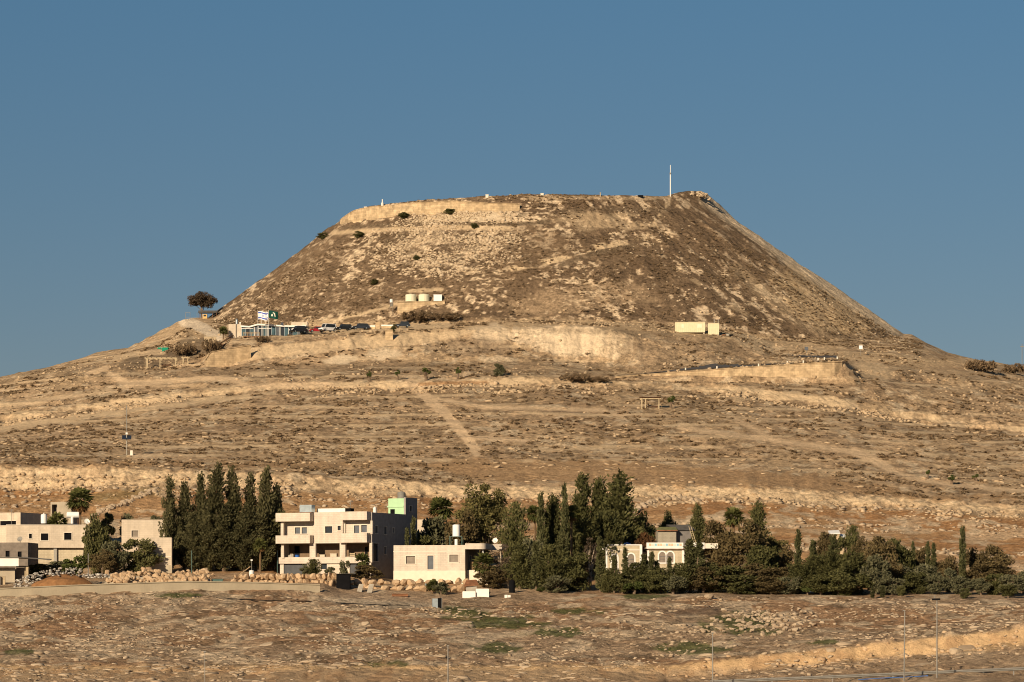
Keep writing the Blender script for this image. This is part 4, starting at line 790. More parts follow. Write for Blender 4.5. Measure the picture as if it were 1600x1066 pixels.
dens = fbm(X_ / 10, fy / 22, 4, 207) ; keep = (dens > .40 + .25 * rng.random(30000)); pts = []
for px, Y, x in zip(fx[keep], fy[keep], X_[keep]):
    z = gz(x, Y); py = HZ - z / Y * F
    if not free_of(px, py): continue
    q = .09 + .30 * rng.random() ** 2.6; fl_ = rng.uniform(.25, .7); pts.append((x, Y, z + q * fl_ * .25, q * 1.3, q * 1.1, q * fl_))
gather('loose_field_stones', pts[:7500], 'limestone', PEBB, ground)
scatter_l = []
r9 = np.random.default_rng(77); lx = r9.uniform(-30, 1630, 9000); ly = r9.uniform(380, 566, 9000); LX = (lx - 800) / F * ly
kp = fbm(LX / 12, ly / 20, 4, 214) > .43 + .22 * r9.random(9000)
for px, Y, x in zip(lx[kp], ly[kp], LX[kp]):
    z = gz(x, Y); py = HZ - z / Y * F
    if not free_of(px, py): continue
    q = .2 + .55 * r9.random() ** 2.2; scatter_l.append((x, Y, min(z, gz(x, Y - q)) , q * 1.5, q * 1.0, q * r9.uniform(.22, .42)))
gather('bedrock_ledges', scatter_l[:3000], 'limestone', ROCKS, ground, tilt=.03)
r9 = np.random.default_rng(78); cutp = []
for k in range(170):
    px = r9.uniform(1020, 1640); Y = r9.uniform(398, 408); x = (px - 800) / F * Y; q = .08 + .4 * r9.random() ** 2.5; cutp.append((x, Y, gz(x, Y) + .1 * q, q * 1.2, q, q * .8))
gather('bank_stones', cutp, 'boulder', PEBB, ground)
# rock pile with weeds on the right of the field
pl = thing('rock_pile', 'low grey rock pile with weeds on the right of the near field', 'rock pile', surf(1185, 985)); ox, oy, oz = pl.location
for k in range(190):
    px = rnd.gauss(1190, 36); py = rnd.gauss(972, 11)
    if not 950 < py < 1000: continue
    x, y, z = surf(px, py); q = rnd.uniform(.2, .55); stone((x - ox, y - oy, z - oz + .1), (q, q * .8, q * .55), pl, 'limestone')
# stones below the escarpment and on the terraces
def scatter(name, n, px_r, Y_r, size, m, shapes, flat=(.3, .7), dens=None, mask=None, seed=0, wide=1.3):
    r = np.random.default_rng(seed); px = r.uniform(*px_r, n); Y = r.uniform(*Y_r, n); X = (px - 800) / F * Y; ok = np.ones(n, bool)
    if dens: ok &= fbm(X / dens[0], Y / dens[1], 4, seed + 3) > dens[2] + dens[3] * r.random(n)
    pts = []
    for a, b, p in zip(X[ok], Y[ok], px[ok]):
        z = gz(a, b); py = HZ - z / b * F
        if mask and not mask(p, py, r): continue
        if name in ('slope_stones', 'foothill_stones') and r.random() < .85 * bare(a, b): continue
        q = size[0] + (size[1] - size[0]) * r.random() ** 2.2; f_ = r.uniform(*flat); pts.append((a, b, z + q * f_ * .2, q * wide, q, q * f_))
    return gather(name, pts, m, shapes, ground)
ei = lambda arr: (np.array(arr)[:, 0], np.array(arr)[:, 1])
et, eb = ei(esct), ei(escb); tt = ei(t1t)
scatter('escarpment_stones', 5200, (-40, 1640), (700, 721), (.08, .72), 'hillrock', PEBB, (.4, .8), dens=(9, 3, .40, .25), mask=lambda p, y, r: np.interp(p, *et) + 9 < y < np.interp(p, *eb) + 10 + 8 * r.random(), seed=301)
scatter('field_edge_stones', 9000, (-40, 1640), (640, 714), (.1, .8), 'limestone', PEBB, (.3, .7), dens=(26, 5, .50, .14), seed=303)
scatter('slope_stones', 6000, (-40, 1640), (722, 880), (.10, .62), 'hillrock', PEBB, (.25, .6), dens=(14, 10, .46, .2), seed=305, wide=1.8)
scatter('terrace_stones', 5500, (-40, 1640), (868, 890), (.15, .7), 'hillrock', PEBB, (.5, .9), dens=(10, 6, .42, .2), mask=lambda p, y, r: y > np.interp(p, *tt) + 6, seed=307)
scatter('foothill_stones', 8000, (-40, 1640), (890, 1000), (.10, .55), 'hillrock', PEBB, (.4, .9), dens=(12, 8, .44, .22), seed=309)
scree_m = lambda p, y, r: (((p - 690) / 125) ** 2 + ((y - 388) / 46) ** 2 < 1.0 + .4 * r.random()) or (646 < p < 815 and 331 < y < 348) or r.random() < .10
scatter('cone_scree', 26000, (330, 1430), (1000, 1052), (.10, .5), 'scree', PEBB, (.4, .9), dens=(6, 4, .42, .2), mask=scree_m, seed=311)
scatter('upper_scree', 9000, (545, 815), (1015, 1050), (.15, .7), 'scree', PEBB, (.4, .9), dens=(5, 3, .42, .2), mask=lambda p, y, r: ((p - 690) / 120) ** 2 + ((y - 388) / 44) ** 2 < .8 + .5 * r.random() or (646 < p < 812 and 331 < y < 348), seed=313)
heap2 = thing('summit_cairn', 'heap of pale boulders on the right end of the summit rim', 'stone heap', surf(1080, 304)); ox, oy, oz = heap2.location
for k in range(70):
    px = rnd.uniform(1056, 1110); top = np.interp(px, [1056, 1075, 1092, 1110], [306, 300, 299, 306]); py = rnd.uniform(top, top + 7); Y = oy + rnd.uniform(-1.5, 4); x, y, z = at(px, py, Y); q = rnd.uniform(.25, .75)
    stone((x - ox, y - oy, z - oz), (q, q, q * .7), heap2, 'scree')
# rubble lines (fallen field walls)
def rubble_line(label, pts, n, sz):
    t = thing('fallen_stone_wall', label, 'stone wall', surf(*pts[0])); ox, oy, oz = t.location
    for k in range(n):
        u = k / n * (len(pts) - 1); i = int(u); w = u - i; px = pts[i][0] * (1 - w) + pts[i + 1][0] * w + rnd.uniform(-3, 3); py = pts[i][1] * (1 - w) + pts[i + 1][1] * w + rnd.uniform(-2.5, 2.5)
        x, y, z = surf(px, py); q = rnd.uniform(.4, 1) * sz; stone((x - ox, y - oy, z - oz + .2 * q), (q, q, q * .7), t, 'limestone')
rubble_line('fallen stone wall running up the brown field on the left', [(146, 806), (180, 792), (215, 778), (243, 766)], 60, .75)
rubble_line('rubble line climbing the brown field above the tall pines', [(985, 802), (1015, 786), (1050, 778), (1100, 784)], 80, .75)
# ------------------------------------------------------------------ scrub
def bush_shape(seed, n=22, h=.6):
    r = np.random.default_rng(seed); vs_, fs_ = [], []
    for k in range(n):
        d = r.normal(size=3); d[2] = abs(d[2]); d /= np.linalg.norm(d); c = d * r.uniform(.35, .95) * np.array([1, 1, h]); u = r.normal(size=3); u /= np.linalg.norm(u); w = np.cross(u, r.normal(size=3)); w /= np.linalg.norm(w) + 1e-9; s = r.uniform(.28, .5)
        b = len(vs_); vs_ += [c - u * s, c + w * s * .8, c + u * s * .9, c - w * s * .8]; fs_.append((b, b+1, b+2, b+3))
    return np.array(vs_), np.array(fs_)
BUSH = [bush_shape(500 + i) for i in range(6)]
def scrub(name, n, px_r, Y_r, size, m, dens, mask=None, seed=0):
    r = np.random.default_rng(seed); px = r.uniform(*px_r, n); Y = r.uniform(*Y_r, n); X = (px - 800) / F * Y
    ok = fbm(X / dens[0], Y / dens[1], 4, seed + 5) > dens[2] + dens[3] * r.random(n); pts = []
    for a, b, p in zip(X[ok], Y[ok], px[ok]):
        z = gz(a, b); py = HZ - z / b * F
        if mask and not mask(p, py): continue
        if r.random() < 1.3 * bare(a, b): continue
        q = size[0] + (size[1] - size[0]) * r.random() ** 1.8; pts.append((a, b, z - .05, q * 1.25, q, q * .8))
    return pts
TRACKS = [[(640,598),(668,622),(700,650),(728,682),(745,706)],[(675,622),(756,636),(860,639),(942,641)],[(1060,668),(1120,676),(1208,688),(1276,697),(1340,708)],[(1335,706),(1365,718),(1390,733),(1478,757)],[(172,584),(195,599),(227,598),(309,592),(357,591),(390,604),(460,602),(520,599)],[(289,502),(305,507),(322,516),(340,526)]]
def clear(p, y):
    for tr in TRACKS:
        for (ax, ay), (bx_, by) in zip(tr[:-1], tr[1:]):
            if min(ax, bx_) - 8 < p < max(ax, bx_) + 8 and min(ay, by) - 8 < y < max(ay, by) + 8:
                vx, vy = bx_ - ax, by - ay; t = min(1, max(0, ((p - ax) * vx + (y - ay) * vy) / (vx * vx + vy * vy))); 
                if math.hypot(p - ax - t * vx, y - ay - t * vy) < 7: return False
    if 905 > y > 768 and False: return False
    if np.interp(p, *et) - 2 < y < np.interp(p, *eb): return False
    if np.interp(p, *tt) < y < np.interp(p, *tt) + 11: return False
    if 760 < p < 1300 and 722 < y < 756 + (p - 760) * .02: return False
    return True
slope_sh = scrub('s', 17000, (-40, 1640), (722, 905), (.22, .85), 'scrub', (9, 9, .31, .38), clear, 601)
foot_sh = scrub('f', 8000, (-40, 1640), (905, 1000), (.25, .9), 'scrub', (11, 9, .45, .2), clear, 603)
cone_sh = scrub('c', 16000, (330, 1440), (1000, 1056), (.2, .62), 'scrub', (8, 6, .32, .36), None, 605)
allsh = slope_sh + foot_sh + cone_sh
rnd.shuffle(allsh); allsh.sort(key=lambda p: -p[3] / p[1])
BM = []
for V, Fc in BUSH:
    me = bpy.data.meshes.new('dry_shrub'); me.from_pydata([tuple(p) for p in V], [], [tuple(q) for q in Fc]); me.materials.append(M['scrub']); BM.append(me)
def zone(p):
    px = p[0] / p[1] * F + 800; side = 'left' if px < 530 else 'middle' if px < 1070 else 'right'
    where = 'on the steep upper cone' if p[1] > 1000 else 'on the ledge at the foot of the cone' if p[1] > 905 else 'on the upper slope under the terrace' if p[1] > 815 else 'on the lower slope above the pale bank'
    return 'low brown dry shrub ' + where + ', ' + side + ' third'
for k, p in enumerate(allsh[:290]):
    o = bpy.data.objects.new('dry_shrub', BM[k % 6]); COLL.objects.link(o); o.location = p[:3]; o.scale = p[3:]; o.rotation_euler = (0, 0, rnd.uniform(0, 6)); tag(o, zone(p), 'shrub', 'dry shrubs dotted over the hillside')
gather('scrub_cover', allsh[290:], 'scrub', BUSH)
tag(bpy.data.objects['scrub_cover'], 'small brown scrub covering the hillside and its terraces', 'scrub')
g_pts = scrub('g', 9000, (520, 1320), (385, 566), (.08, .28), 'grass', (7, 14, .5, .12), lambda p, y: any(abs(p - a) < c and abs(y - b) < d for a, b, c, d in [(725,958,48,9),(795,972,60,10),(870,988,45,7),(780,1012,35,8),(600,1040,50,8),(1085,1013,60,9),(1170,975,62,18),(900,955,40,6)]), 611)
w_pts = scrub('w', 9000, (-20, 1620), (385, 570), (.08, .3), 'scrub', (9, 18, .5, .2), None, 613)
o = gather('green_weeds', g_pts, 'grass', BUSH); tag(o, 'patches of low green weeds on the stony near field', 'weeds')
o = gather('dry_weeds', w_pts[:2600], 'scrub', BUSH); tag(o, 'brown dry weeds among the stones of the near field', 'weeds')
# ------------------------------------------------------------------ trees
def quads(c, u, w):
    """leaf faces from centre, half length and half width vectors (n,3)"""
    v = np.stack([c - u, c + w * 1.0, c + u, c - w * 1.0], 1).reshape(-1, 3); return v, np.arange(len(v)).reshape(-1, 4)
def unit(a): return a / (np.linalg.norm(a, axis=1, keepdims=True) + 1e-9)
def crown_conifer(seed, n=5200, H=12.0, Rm=2.0, prof=.8, tips=3, leaf=.30, low=.04, branches=90, rag=.38, up=.9):
    """upswept branches of uneven length, each a plume of leaf sprays"""
    r = np.random.default_rng(seed); heads = [(0, 0, 1.0, 1.0)] + [(r.normal(0, .45) * Rm, r.normal(0, .3) * Rm, r.uniform(.5, .86), r.uniform(.4, .65)) for _ in range(tips)]
    tot = sum(a[2] * a[3] for a in heads); C = []; D = []
    for hx, hy, hh, hr in heads:
        nb = max(14, int(branches * hr * hh / tot)); t = low + (.97 - low) * (np.arange(nb) + r.random(nb)) / nb
        rad = np.minimum(1, .62 + 1.9 * t) * (1 - t) ** prof * Rm * hr * np.clip(r.normal(1, rag, nb), .35, 1.8) + .12
        az = r.uniform(0, 2 * math.pi, nb); per = np.maximum(6, n * hr * hh / tot * rad / rad.sum()).astype(int)
        k = np.repeat(np.arange(nb), per); q = r.random(len(k)) ** .6; rr = rad[k] * q
        p = np.stack([hx * (1 - .5 * t[k]) + rr * np.cos(az[k]), hy * (1 - .5 * t[k]) + rr * np.sin(az[k]), t[k] * H * hh + up * rr ** 1.15], 1)
        th = (.16 * Rm * hr * (1.15 - .7 * q) + .05)[:, None]; p += r.normal(size=p.shape) * th * np.array([1, 1, 1.3]); p[:, 2] = np.minimum(p[:, 2], H * hh * (1 + .02 * r.normal(size=len(k))))
        C.append(p); D.append(np.stack([np.cos(az[k]), np.sin(az[k]), 1.1 + 0 * az[k]], 1))
    C = np.concatenate(C); D = np.concatenate(D); k = len(C)
    d = unit(unit(D) + r.normal(0, .38, (k, 3))); w = unit(np.cross(d, r.normal(size=(k, 3)))); L = leaf * r.uniform(.6, 1.4, (k, 1))
    return quads(C, d * L, w * L * .4)
def crown_clumps(seed, n=5200, H=8.0, Rm=3.5, z0=.22, clumps=34, leaf=.2, cr=.27, top=.55, droop=0.0):
    r = np.random.default_rng(seed); zc = (z0 + 1) / 2 * H; hz = (1 - z0) / 2 * H
    d = unit(r.normal(size=(clumps, 3))); rr = r.random((clumps, 1)) ** .45; ctr = d * rr * np.array([Rm, Rm, hz]) * (1 - cr * .7) + np.array([0, 0, zc]); ctr[:, 2] += .12 * H * (fbm(ctr[:, 0] / Rm * 2 + seed, ctr[:, 1] / Rm * 2, 2, seed % 40) - .5)
    k = r.integers(0, clumps, n); size = (cr * (Rm + hz) / 2 * r.uniform(.6, 1.35, clumps))[k][:, None]
    o = unit(r.normal(size=(n, 3))) * r.random((n, 1)) ** .4; C = ctr[k] + o * size * np.array([1, 1, .8]); C[:, 2] -= droop * np.abs(r.normal(size=n)) * size[:, 0]
    d = unit(o + r.normal(0, .6, (n, 3)) + np.array([0, 0, .25 - droop])); w = unit(np.cross(d, r.normal(size=(n, 3)))); L = leaf * r.uniform(.6, 1.4, (n, 1))
    return quads(C, d * L, w * L * .5), ctr
def as_mesh(name, vf, m):
    v, f = vf; o = np_mesh(name, v, f, m); me = o.data; bpy.data.objects.remove(o); return me
def trunk_mesh(H, r0, limbs, m, seed=0, bend=.15):
    r = random.Random(seed); mb = MB(); mb.tube([(0, 0, -1.0), (r.uniform(-bend, bend), r.uniform(-bend, bend), H * .35), (r.uniform(-bend, bend) * 2, 0, H * .7), (0, 0, H)], [r0 * 1.2, r0, r0 * .7, r0 * .25], 8)
    for p in limbs:
        z = H * r.uniform(.25, .55); q = np.array(p); mid = q * .5 + np.array([0, 0, z * .5 + .3]); mb.tube([(0, 0, z), tuple(mid), tuple(q)], [r0 * .5, r0 * .35, r0 * .12], 6)
    me = bpy.data.meshes.new('trunk'); me.from_pydata(mb.v, [], mb.f); me.materials.append(M[m]); return me
PROTO = {}
def proto(kind, n, fn):
    PROTO[kind] = [fn(i) for i in range(n)]
def conifer(i, m, seed, **k):
    H = k.get('H', 12.0); return as_mesh('crown', crown_conifer(seed + i, **k), m), trunk_mesh(H * .8, .16 if k.get('Rm', 2) < 1 else .26, [], 'bark', i), H, k.get('Rm', 2.0) * 1.15
def broad(i, m, seed, bark='bark', **k):
    H = k.get('H', 8.0); vf, ctr = crown_clumps(seed + i, **k); return as_mesh('crown', vf, m), trunk_mesh(H * .75, .2, [tuple(c) for c in ctr[:9]], bark, i), H, k.get('Rm', 3.5)
proto('cypress', 5, lambda i: conifer(i, 'leaf_cypress', 10, n=9000, H=15.0, Rm=2.4, prof=.80, tips=2, leaf=.28, branches=170, rag=.30))
proto('pencil', 3, lambda i: conifer(i, 'leaf_pencil', 30, n=3200, H=9.0, Rm=.6, prof=.40, tips=0, leaf=.2, branches=110, rag=.15))
proto('pine', 5, lambda i: conifer(i, 'leaf_pine', 50, n=8000, H=9.0, Rm=2.5, prof=.66, tips=3, leaf=.24, branches=130, rag=.38))
proto('spire', 3, lambda i: conifer(i, 'leaf_pine', 57, n=9000, H=14.0, Rm=2.7, prof=.88, tips=1, leaf=.27, branches=150, rag=.3))
proto('euc', 2, lambda i: broad(i, 'leaf_euc', 70, n=9500, H=15.0, Rm=4.2, z0=.18, clumps=48, leaf=.22, cr=.22, droop=.3))
proto('olive', 4, lambda i: broad(i, 'leaf_olive', 80, n=4200, H=4.0, Rm=2.1, z0=-.06, clumps=26, leaf=.16, cr=.3))
proto('dark', 4, lambda i: broad(i, 'leaf_pine', 90, n=5600, H=6.0, Rm=2.7, z0=-.08, clumps=34, leaf=.2, cr=.28))
proto('brown', 4, lambda i: broad(i, 'leaf_brown', 100, n=5600, H=7.0, Rm=3.0, z0=-.08, clumps=40, leaf=.19, cr=.25))
proto('rust', 1, lambda i: broad(i, 'leaf_rust', 110, n=3600, H=4.0, Rm=2.0, z0=.08, clumps=22, leaf=.17, cr=.3))
proto('green', 2, lambda i: broad(i, 'leaf_green', 115, n=3000, H=3.0, Rm=1.6, z0=.05, clumps=18, leaf=.15, cr=.32))
proto('dry', 2, lambda i: broad(i, 'leaf_dry', 120, bark='bark_pale', n=1500, H=7.0, Rm=2.0, z0=.15, clumps=40, leaf=.13, cr=.2))
proto('sapling', 3, lambda i: broad(i, 'leaf_green', 130, n=700, H=2.4, Rm=.75, z0=.35, clumps=9, leaf=.12, cr=.36))
proto('thicket', 3, lambda i: broad(i, 'scrub', 140, n=2600, H=2.0, Rm=4.0, z0=.0, clumps=60, leaf=.17, cr=.2))
def tree(kind, name, label, px, pbase, ptop, wpx, Y, i, group=None, pz=None):
    crown, trunk, H, Rm = PROTO[kind][i % len(PROTO[kind])]; x = (px - 800) / F * Y
    z = gz(x, Y) if pz is None else (HZ - pbase) / F * Y
    if pz is None: pbase = HZ - z / Y * F
    h = (pbase - ptop) / F * Y; w = wpx / F * Y / 2
    t = thing(name, label, 'tree' if h > 1.6 else 'shrub', (x, Y, z), rnd.uniform(0, 360), group); t.scale = (w / Rm, w / Rm, h / H)
    for nm, me in (('crown', crown), ('trunk', trunk)):
        o = bpy.data.objects.new(nm, me); COLL.objects.link(o); o.parent = t
    return t
g1 = 'cypress row left of the three storey house'
for k, (px, top, w, lb) in enumerate([(265, 742, 34, 'thin ragged cypress standing at the left end of the tall cypress row'), (288, 751, 36, 'second cypress from the left of the row, with a blunt pointed tip'), (313, 739, 36, 'third cypress from the left of the row, with a thin spire tip'),
        (339, 723, 48, 'tallest broad cypress in the middle of the cypress row'), (364, 728, 44, 'broad cypress right of the tallest one in the row'), (391, 738, 40, 'narrow topped cypress third from the right of the row'), (417, 728, 48, 'broad cypress nearest the three storey house, rising above its roof'), (432, 756, 40, 'shorter cypress at the right end of the row against the house')]):
    tree('cypress', 'cypress_tree', lb, px, 0, top, w * 1.1, 607 + (k % 3) * 1.5, k, g1)
for k, (px, top, w, Y, lb) in enumerate([(301, 800, 46, 603, 'low cypress filling the left of the row behind the green pole'), (350, 795, 56, 603.5, 'low cypress under the tallest one of the row'), (382, 790, 54, 603, 'low cypress between the two broad ones of the row'), (405, 800, 50, 604, 'low cypress at the right foot of the row'), (325, 805, 50, 603, 'low bushy cypress left of centre at the foot of the row')]):
    tree('cypress', 'cypress_tree', lb, px, 0, top, w, Y, k + 2, g1)
T = [
 ('dark','dark_tree',150,800,42,600,'dark upright tree at the right end of the long house'), ('olive','grey_olive_tree',180,838,46,595,'grey green tree right of the long house'), ('dark','dense_tree',216,838,54,597,'dense dark tree in front of the cream house'),
 ('dark','round_tree',166,796,28,646,'dark round treetop behind the roofs on the left'), ('olive','low_tree',201,797,30,650,'pale tree showing over the cream house on the left'), ('olive','low_tree',238,800,34,652,'low treetop above the cream house roof'),
 ('green','green_shrub',118,868,46,594,'bright green shrub below the long house'), ('olive','olive_shrub',86,874,40,594,'olive shrub left of the bright green one by the rubbish heap'), ('brown','brown_shrub',160,858,36,592,'brown shrub behind the grey post'), ('dark','dark_shrub',60,878,30,593,'dark shrub beside the open shed'),
 ('olive','bush',684,806,74,616,'dark bush at the foot of the palm behind the bungalow'), ('euc','eucalyptus_tree',757,734,84,614,'tall rounded olive brown tree behind the bungalow'), ('brown','brown_tree',722,796,60,608,'brownish tree left of the tall rounded tree'),
 ('pine','pine_tree',806,786,44,606,'dark conifer just right of the tall rounded tree'), ('dry','bare_tree',782,842,44,589,'bare twiggy tree beside the porch of the bungalow'), ('brown','brown_bush',770,880,50,586,'brown thicket below the porch of the bungalow'), ('dry','bare_shrub',795,868,40,587,'bare grey shrub right of the twiggy porch tree'),
 ('olive','olive_tree',826,832,50,592,'grey green rounded tree in the middle of the grove'), ('pencil','pencil_cypress',845,770,13,600,'thin spire cypress left of the leafy conifer in the grove'), ('spire','pine_tree',864,773,48,604,'leafy conifer right of the thin spire'), ('pencil','pencil_cypress',882,756,13,598,'tallest pencil cypress standing alone above the grove'),
 ('spire','pine_tree',911,738,54,620,'leftmost of the three tall pines'), ('spire','pine_tree',937,747,54,621,'middle one of the three tall pines'), ('spire','pine_tree',968,738,78,618,'rightmost and broadest of the three tall pines'), ('dark','dark_tree',1004,797,46,622,'dark round tree right of the tall pines'),
 ('rust','rusty_bush',1004,822,40,613,'rusty brown bush behind the villa roof'), ('pine','pine_tree',895,800,60,606,'dark conifer below the left tall pine'), ('pine','pine_tree',945,800,60,609,'dark conifer below the middle tall pine'), ('dark','dark_tree',1042,796,30,634,'dark treetop behind the upper room of the villa'), ('spire','pine_tree',1090,787,34,632,'pointed conifer right of the villa roof'),
 ('pine','pine_tree',812,850,40,586,'front hedge conifer nearest the bungalow'), ('pencil','pencil_cypress',838,846,16,584,'front hedge spire left of the grove'), ('pine','pine_tree',858,852,44,584,'full front hedge conifer in the left grove'), ('pencil','pencil_cypress',878,836,18,584,'taller front hedge spire in the left grove'), ('dark','dark_shrub',900,858,46,585,'round dark front shrub below the tall pines'),
 ('dry','bare_tree',922,838,36,588,'bare grey tree at the left of the villa'), ('pencil','pencil_cypress',938,838,15,583,'spire in front of the left corner of the villa'), ('pine','pine_tree',955,888,34,582,'short conifer below the left arched window'), ('pencil','pencil_cypress',977,855,10,582,'spire covering the middle of the villa left block'), ('pine','pine_tree',992,880,36,582,'bright conifer below the right window of the left block'),
 ('pencil','pencil_cypress',1006,866,14,582,'spire between the two villa blocks'), ('pencil','pencil_cypress',1012,876,12,583,'second spire between the two villa blocks'), ('pencil','pencil_cypress',1026,876,12,582,'thin spire left of the paired arched windows'), ('pine','pine_tree',1034,888,38,581,'low conifer below the paired arched windows'), ('pencil','pencil_cypress',1046,870,9,582,'spire across the paired arched windows'),
 ('pine','pine_tree',1066,880,38,582,'leaning green conifer right of the paired windows'), ('pencil','pencil_cypress',1078,842,20,584,'tall spire before the right end of the tiled parapet'), ('pencil','pencil_cypress',1092,846,18,584,'tall spire below the ladder'), ('dark','dark_tree',1112,878,56,585,'dark tree before the right wing of the villa'), ('brown','brown_tree',1098,885,50,583,'brown tree below the ladder spire'),
 ('spire','pine_tree',1184,784,50,604,'tall ragged conifer right of the small palm'), ('brown','brown_tree',1126,806,62,610,'brown spreading tree right of the villa'), ('brown','brown_tree',1162,812,72,598,'broad brown tree under the palm right of the villa'), ('dark','dark_tree',1195,845,54,594,'dark tree under the tall ragged conifer'), ('brown','brown_tree',1220,842,52,600,'brown tree thinning toward the gap in the grove'),
 ('dark','dark_shrub',1140,880,60,585,'round dark front tree right of the villa'), ('brown','brown_shrub',1185,880,60,585,'brown front tree right of the villa'), ('brown','brown_shrub',1218,886,50,586,'brown front tree at the gap in the grove'),
 ('pencil','pencil_cypress',1247,827,12,596,'thin spire at the gap in the right grove'), ('pencil','pencil_cypress',1271,844,14,595,'second thin spire right of the gap'), ('pencil','pencil_cypress',1302,836,16,597,'third thin spire right of the gap'), ('pine','pine_tree',1250,880,44,583,'front conifer below the first spire of the gap'), ('pine','pine_tree',1276,868,46,584,'front conifer below the second spire of the gap'), ('pine','pine_tree',1302,862,52,584,'front conifer below the third spire of the gap'),
 ('dark','dark_tree',1335,862,56,583,'bulky dark front tree on the right grove'), ('brown','brown_tree',1290,830,40,612,'brown tree behind the third spire'), ('dark','dark_tree',1322,832,44,604,'dark tree behind the bulky front tree'), ('pine','pine_tree',1333,822,26,606,'pointed conifer above the bulky front tree'), ('brown','brown_tree',1352,838,44,600,'brown tree above the pale trunked tree'),
 ('brown','brown_tree',1374,836,52,594,'tall brown tree left of the paired spires'), ('olive','pale_trunk_tree',1368,866,50,583,'tree with a pale leaning trunk on the right'), ('dark','dark_tree',1402,838,44,598,'dark tree left of the last thin spires'), ('pencil','pencil_cypress',1427,846,8,598,'very thin spire in the right grove'), ('pencil','pencil_cypress',1450,846,9,599,'left one of the two paired spires'), ('pencil','pencil_cypress',1459,848,9,599,'right one of the two paired spires'),
 ('brown','brown_shrub',1436,850,44,604,'brown tree behind the very thin spire'), ('olive','olive_tree',1412,878,54,592,'grey green olive below the very thin spire'), ('olive','olive_tree',1450,876,54,594,'grey green olive below the paired spires'), ('dark','dark_shrub',1432,892,42,587,'black green rounded shrub among the olives'), ('olive','olive_tree',1466,896,40,586,'pale rounded olive right of the black green shrub'), ('olive','olive_tree',1487,884,34,592,'olive right of the paired spires'),
 ('pencil','pencil_cypress',1504,823,11,596,'lone pencil cypress on the far right'), ('brown','brown_tree',1526,846,50,600,'left one of the two big brown trees on the right'), ('brown','brown_tree',1560,846,52,602,'right one of the two big brown trees on the right'), ('olive','olive_tree',1503,898,40,586,'green olive below the lone pencil cypress'), ('olive','olive_tree',1533,900,36,586,'pale olive below the left big brown tree'), ('dark','dark_shrub',1555,894,34,587,'dark green rounded shrub below the right big brown tree'), ('olive','olive_tree',1582,894,42,583,'full olive near the right edge'), ('olive','olive_tree',1600,888,34,590,'olive cut by the right edge'), ('dark','dark_shrub',1575,912,26,578,'low dark shrub in front of the right olives'), 
 ('dark','dark_bush',662,832,44,612,'dark bush filling the gap right of the three storey house'), ('euc','leafy_tree',1205,822,60,606,'leafy olive brown tree right of the tall ragged conifer'), ('dark','dark_shrub',1310,890,50,580,'low dark shrub in front of the third spire of the gap'), ('green','green_tree',990,905,34,579,'fresh green shrub at the foot of the villa hedge'), ('olive','olive_tree',870,898,46,580,'pale olive shrub at the foot of the left hedge'),
 ('dark','dark_shrub',973,893,40,580,'dark round shrub at the foot of the villa left block'), ('dark','dark_shrub',1014,890,42,580,'dark round shrub below the gap of the two villa blocks'), ('olive','olive_shrub',1052,896,40,579,'olive shrub at the foot of the villa right block'),
 ('dark','dark_shrub',1162,896,56,581,'low dark shrub at the front below the villa side palm'), ('brown','brown_shrub',1205,898,54,581,'low brown shrub at the front left of the gap'), ('olive','olive_shrub',1236,898,40,581,'low olive shrub right at the gap of the grove'), ('dark','dark_shrub',1283,896,50,580,'low dark shrub in front of the second spire'), ('brown','brown_shrub',1392,872,56,588,'brown shrub right of the pale trunked tree'), ('olive','olive_shrub',1394,900,44,582,'low olive shrub right of the pale trunk'), ('brown','brown_shrub',1480,868,44,600,'brown bush between the paired spires and the lone cypress'), ('brown','brown_shrub',1544,876,60,596,'low brown bush between the two big brown trees'), ('pine','pine_tree',1395,842,34,603,'pointed conifer left of the dark tree in the right grove'), ('pencil','pencil_cypress',960,868,10,581,'thin spire at the left arched window of the villa'), ('pencil','pencil_cypress',1018,862,12,581,'thin spire at the left end of the tiled parapet'),
 ('pine','young_conifer',490,874,22,587,'young conifer before the left garage door'), ('olive','young_tree',476,884,18,587,'small bush left of the young conifer by the garage'), ('olive','young_tree',515,884,18,587,'small bush under the ground floor window'), ('olive','young_tree',538,872,20,584,'spindly young tree above the black container'), ('brown','brown_shrub',572,882,42,588,'dark shrub between the house and the bungalow'), ('olive','young_tree',690,909,26,576,'dry shrub on the boulder bank'),
 ('pencil','pencil_cypress',636,824,9,596,'small pale cypress against the dark house wall'), ('pencil','pencil_cypress',646,808,10,598,'taller pale cypress at the dark wall corner'), ('green','green_bush',1262,912,18,580,'bright green bush at the foot of the gap spires'), ('green','green_bush',845,918,14,581,'bright green weed bush at the foot of the left hedge'), ('pencil','pencil_cypress',1363,917,7,574,'young cypress post left in the near field edge'), ('pencil','pencil_cypress',1379,915,7,574,'young cypress post right in the near field edge'), ('dark','dark_shrub',1408,914,14,576,'small dark bush at the near field edge'), ('dark','dark_shrub',1508,918,14,576,'small dark bush below the far right olives'),
]
for k, (kind, nm, px, top, w, Y, lb) in enumerate(T): tree(kind, nm, lb, px, 0, top, w * (1.0 if kind == 'pencil' else 1.3 if kind in ('pine', 'dark', 'brown') and Y < 600 else 1.15), Y, k, 'grove among the houses')
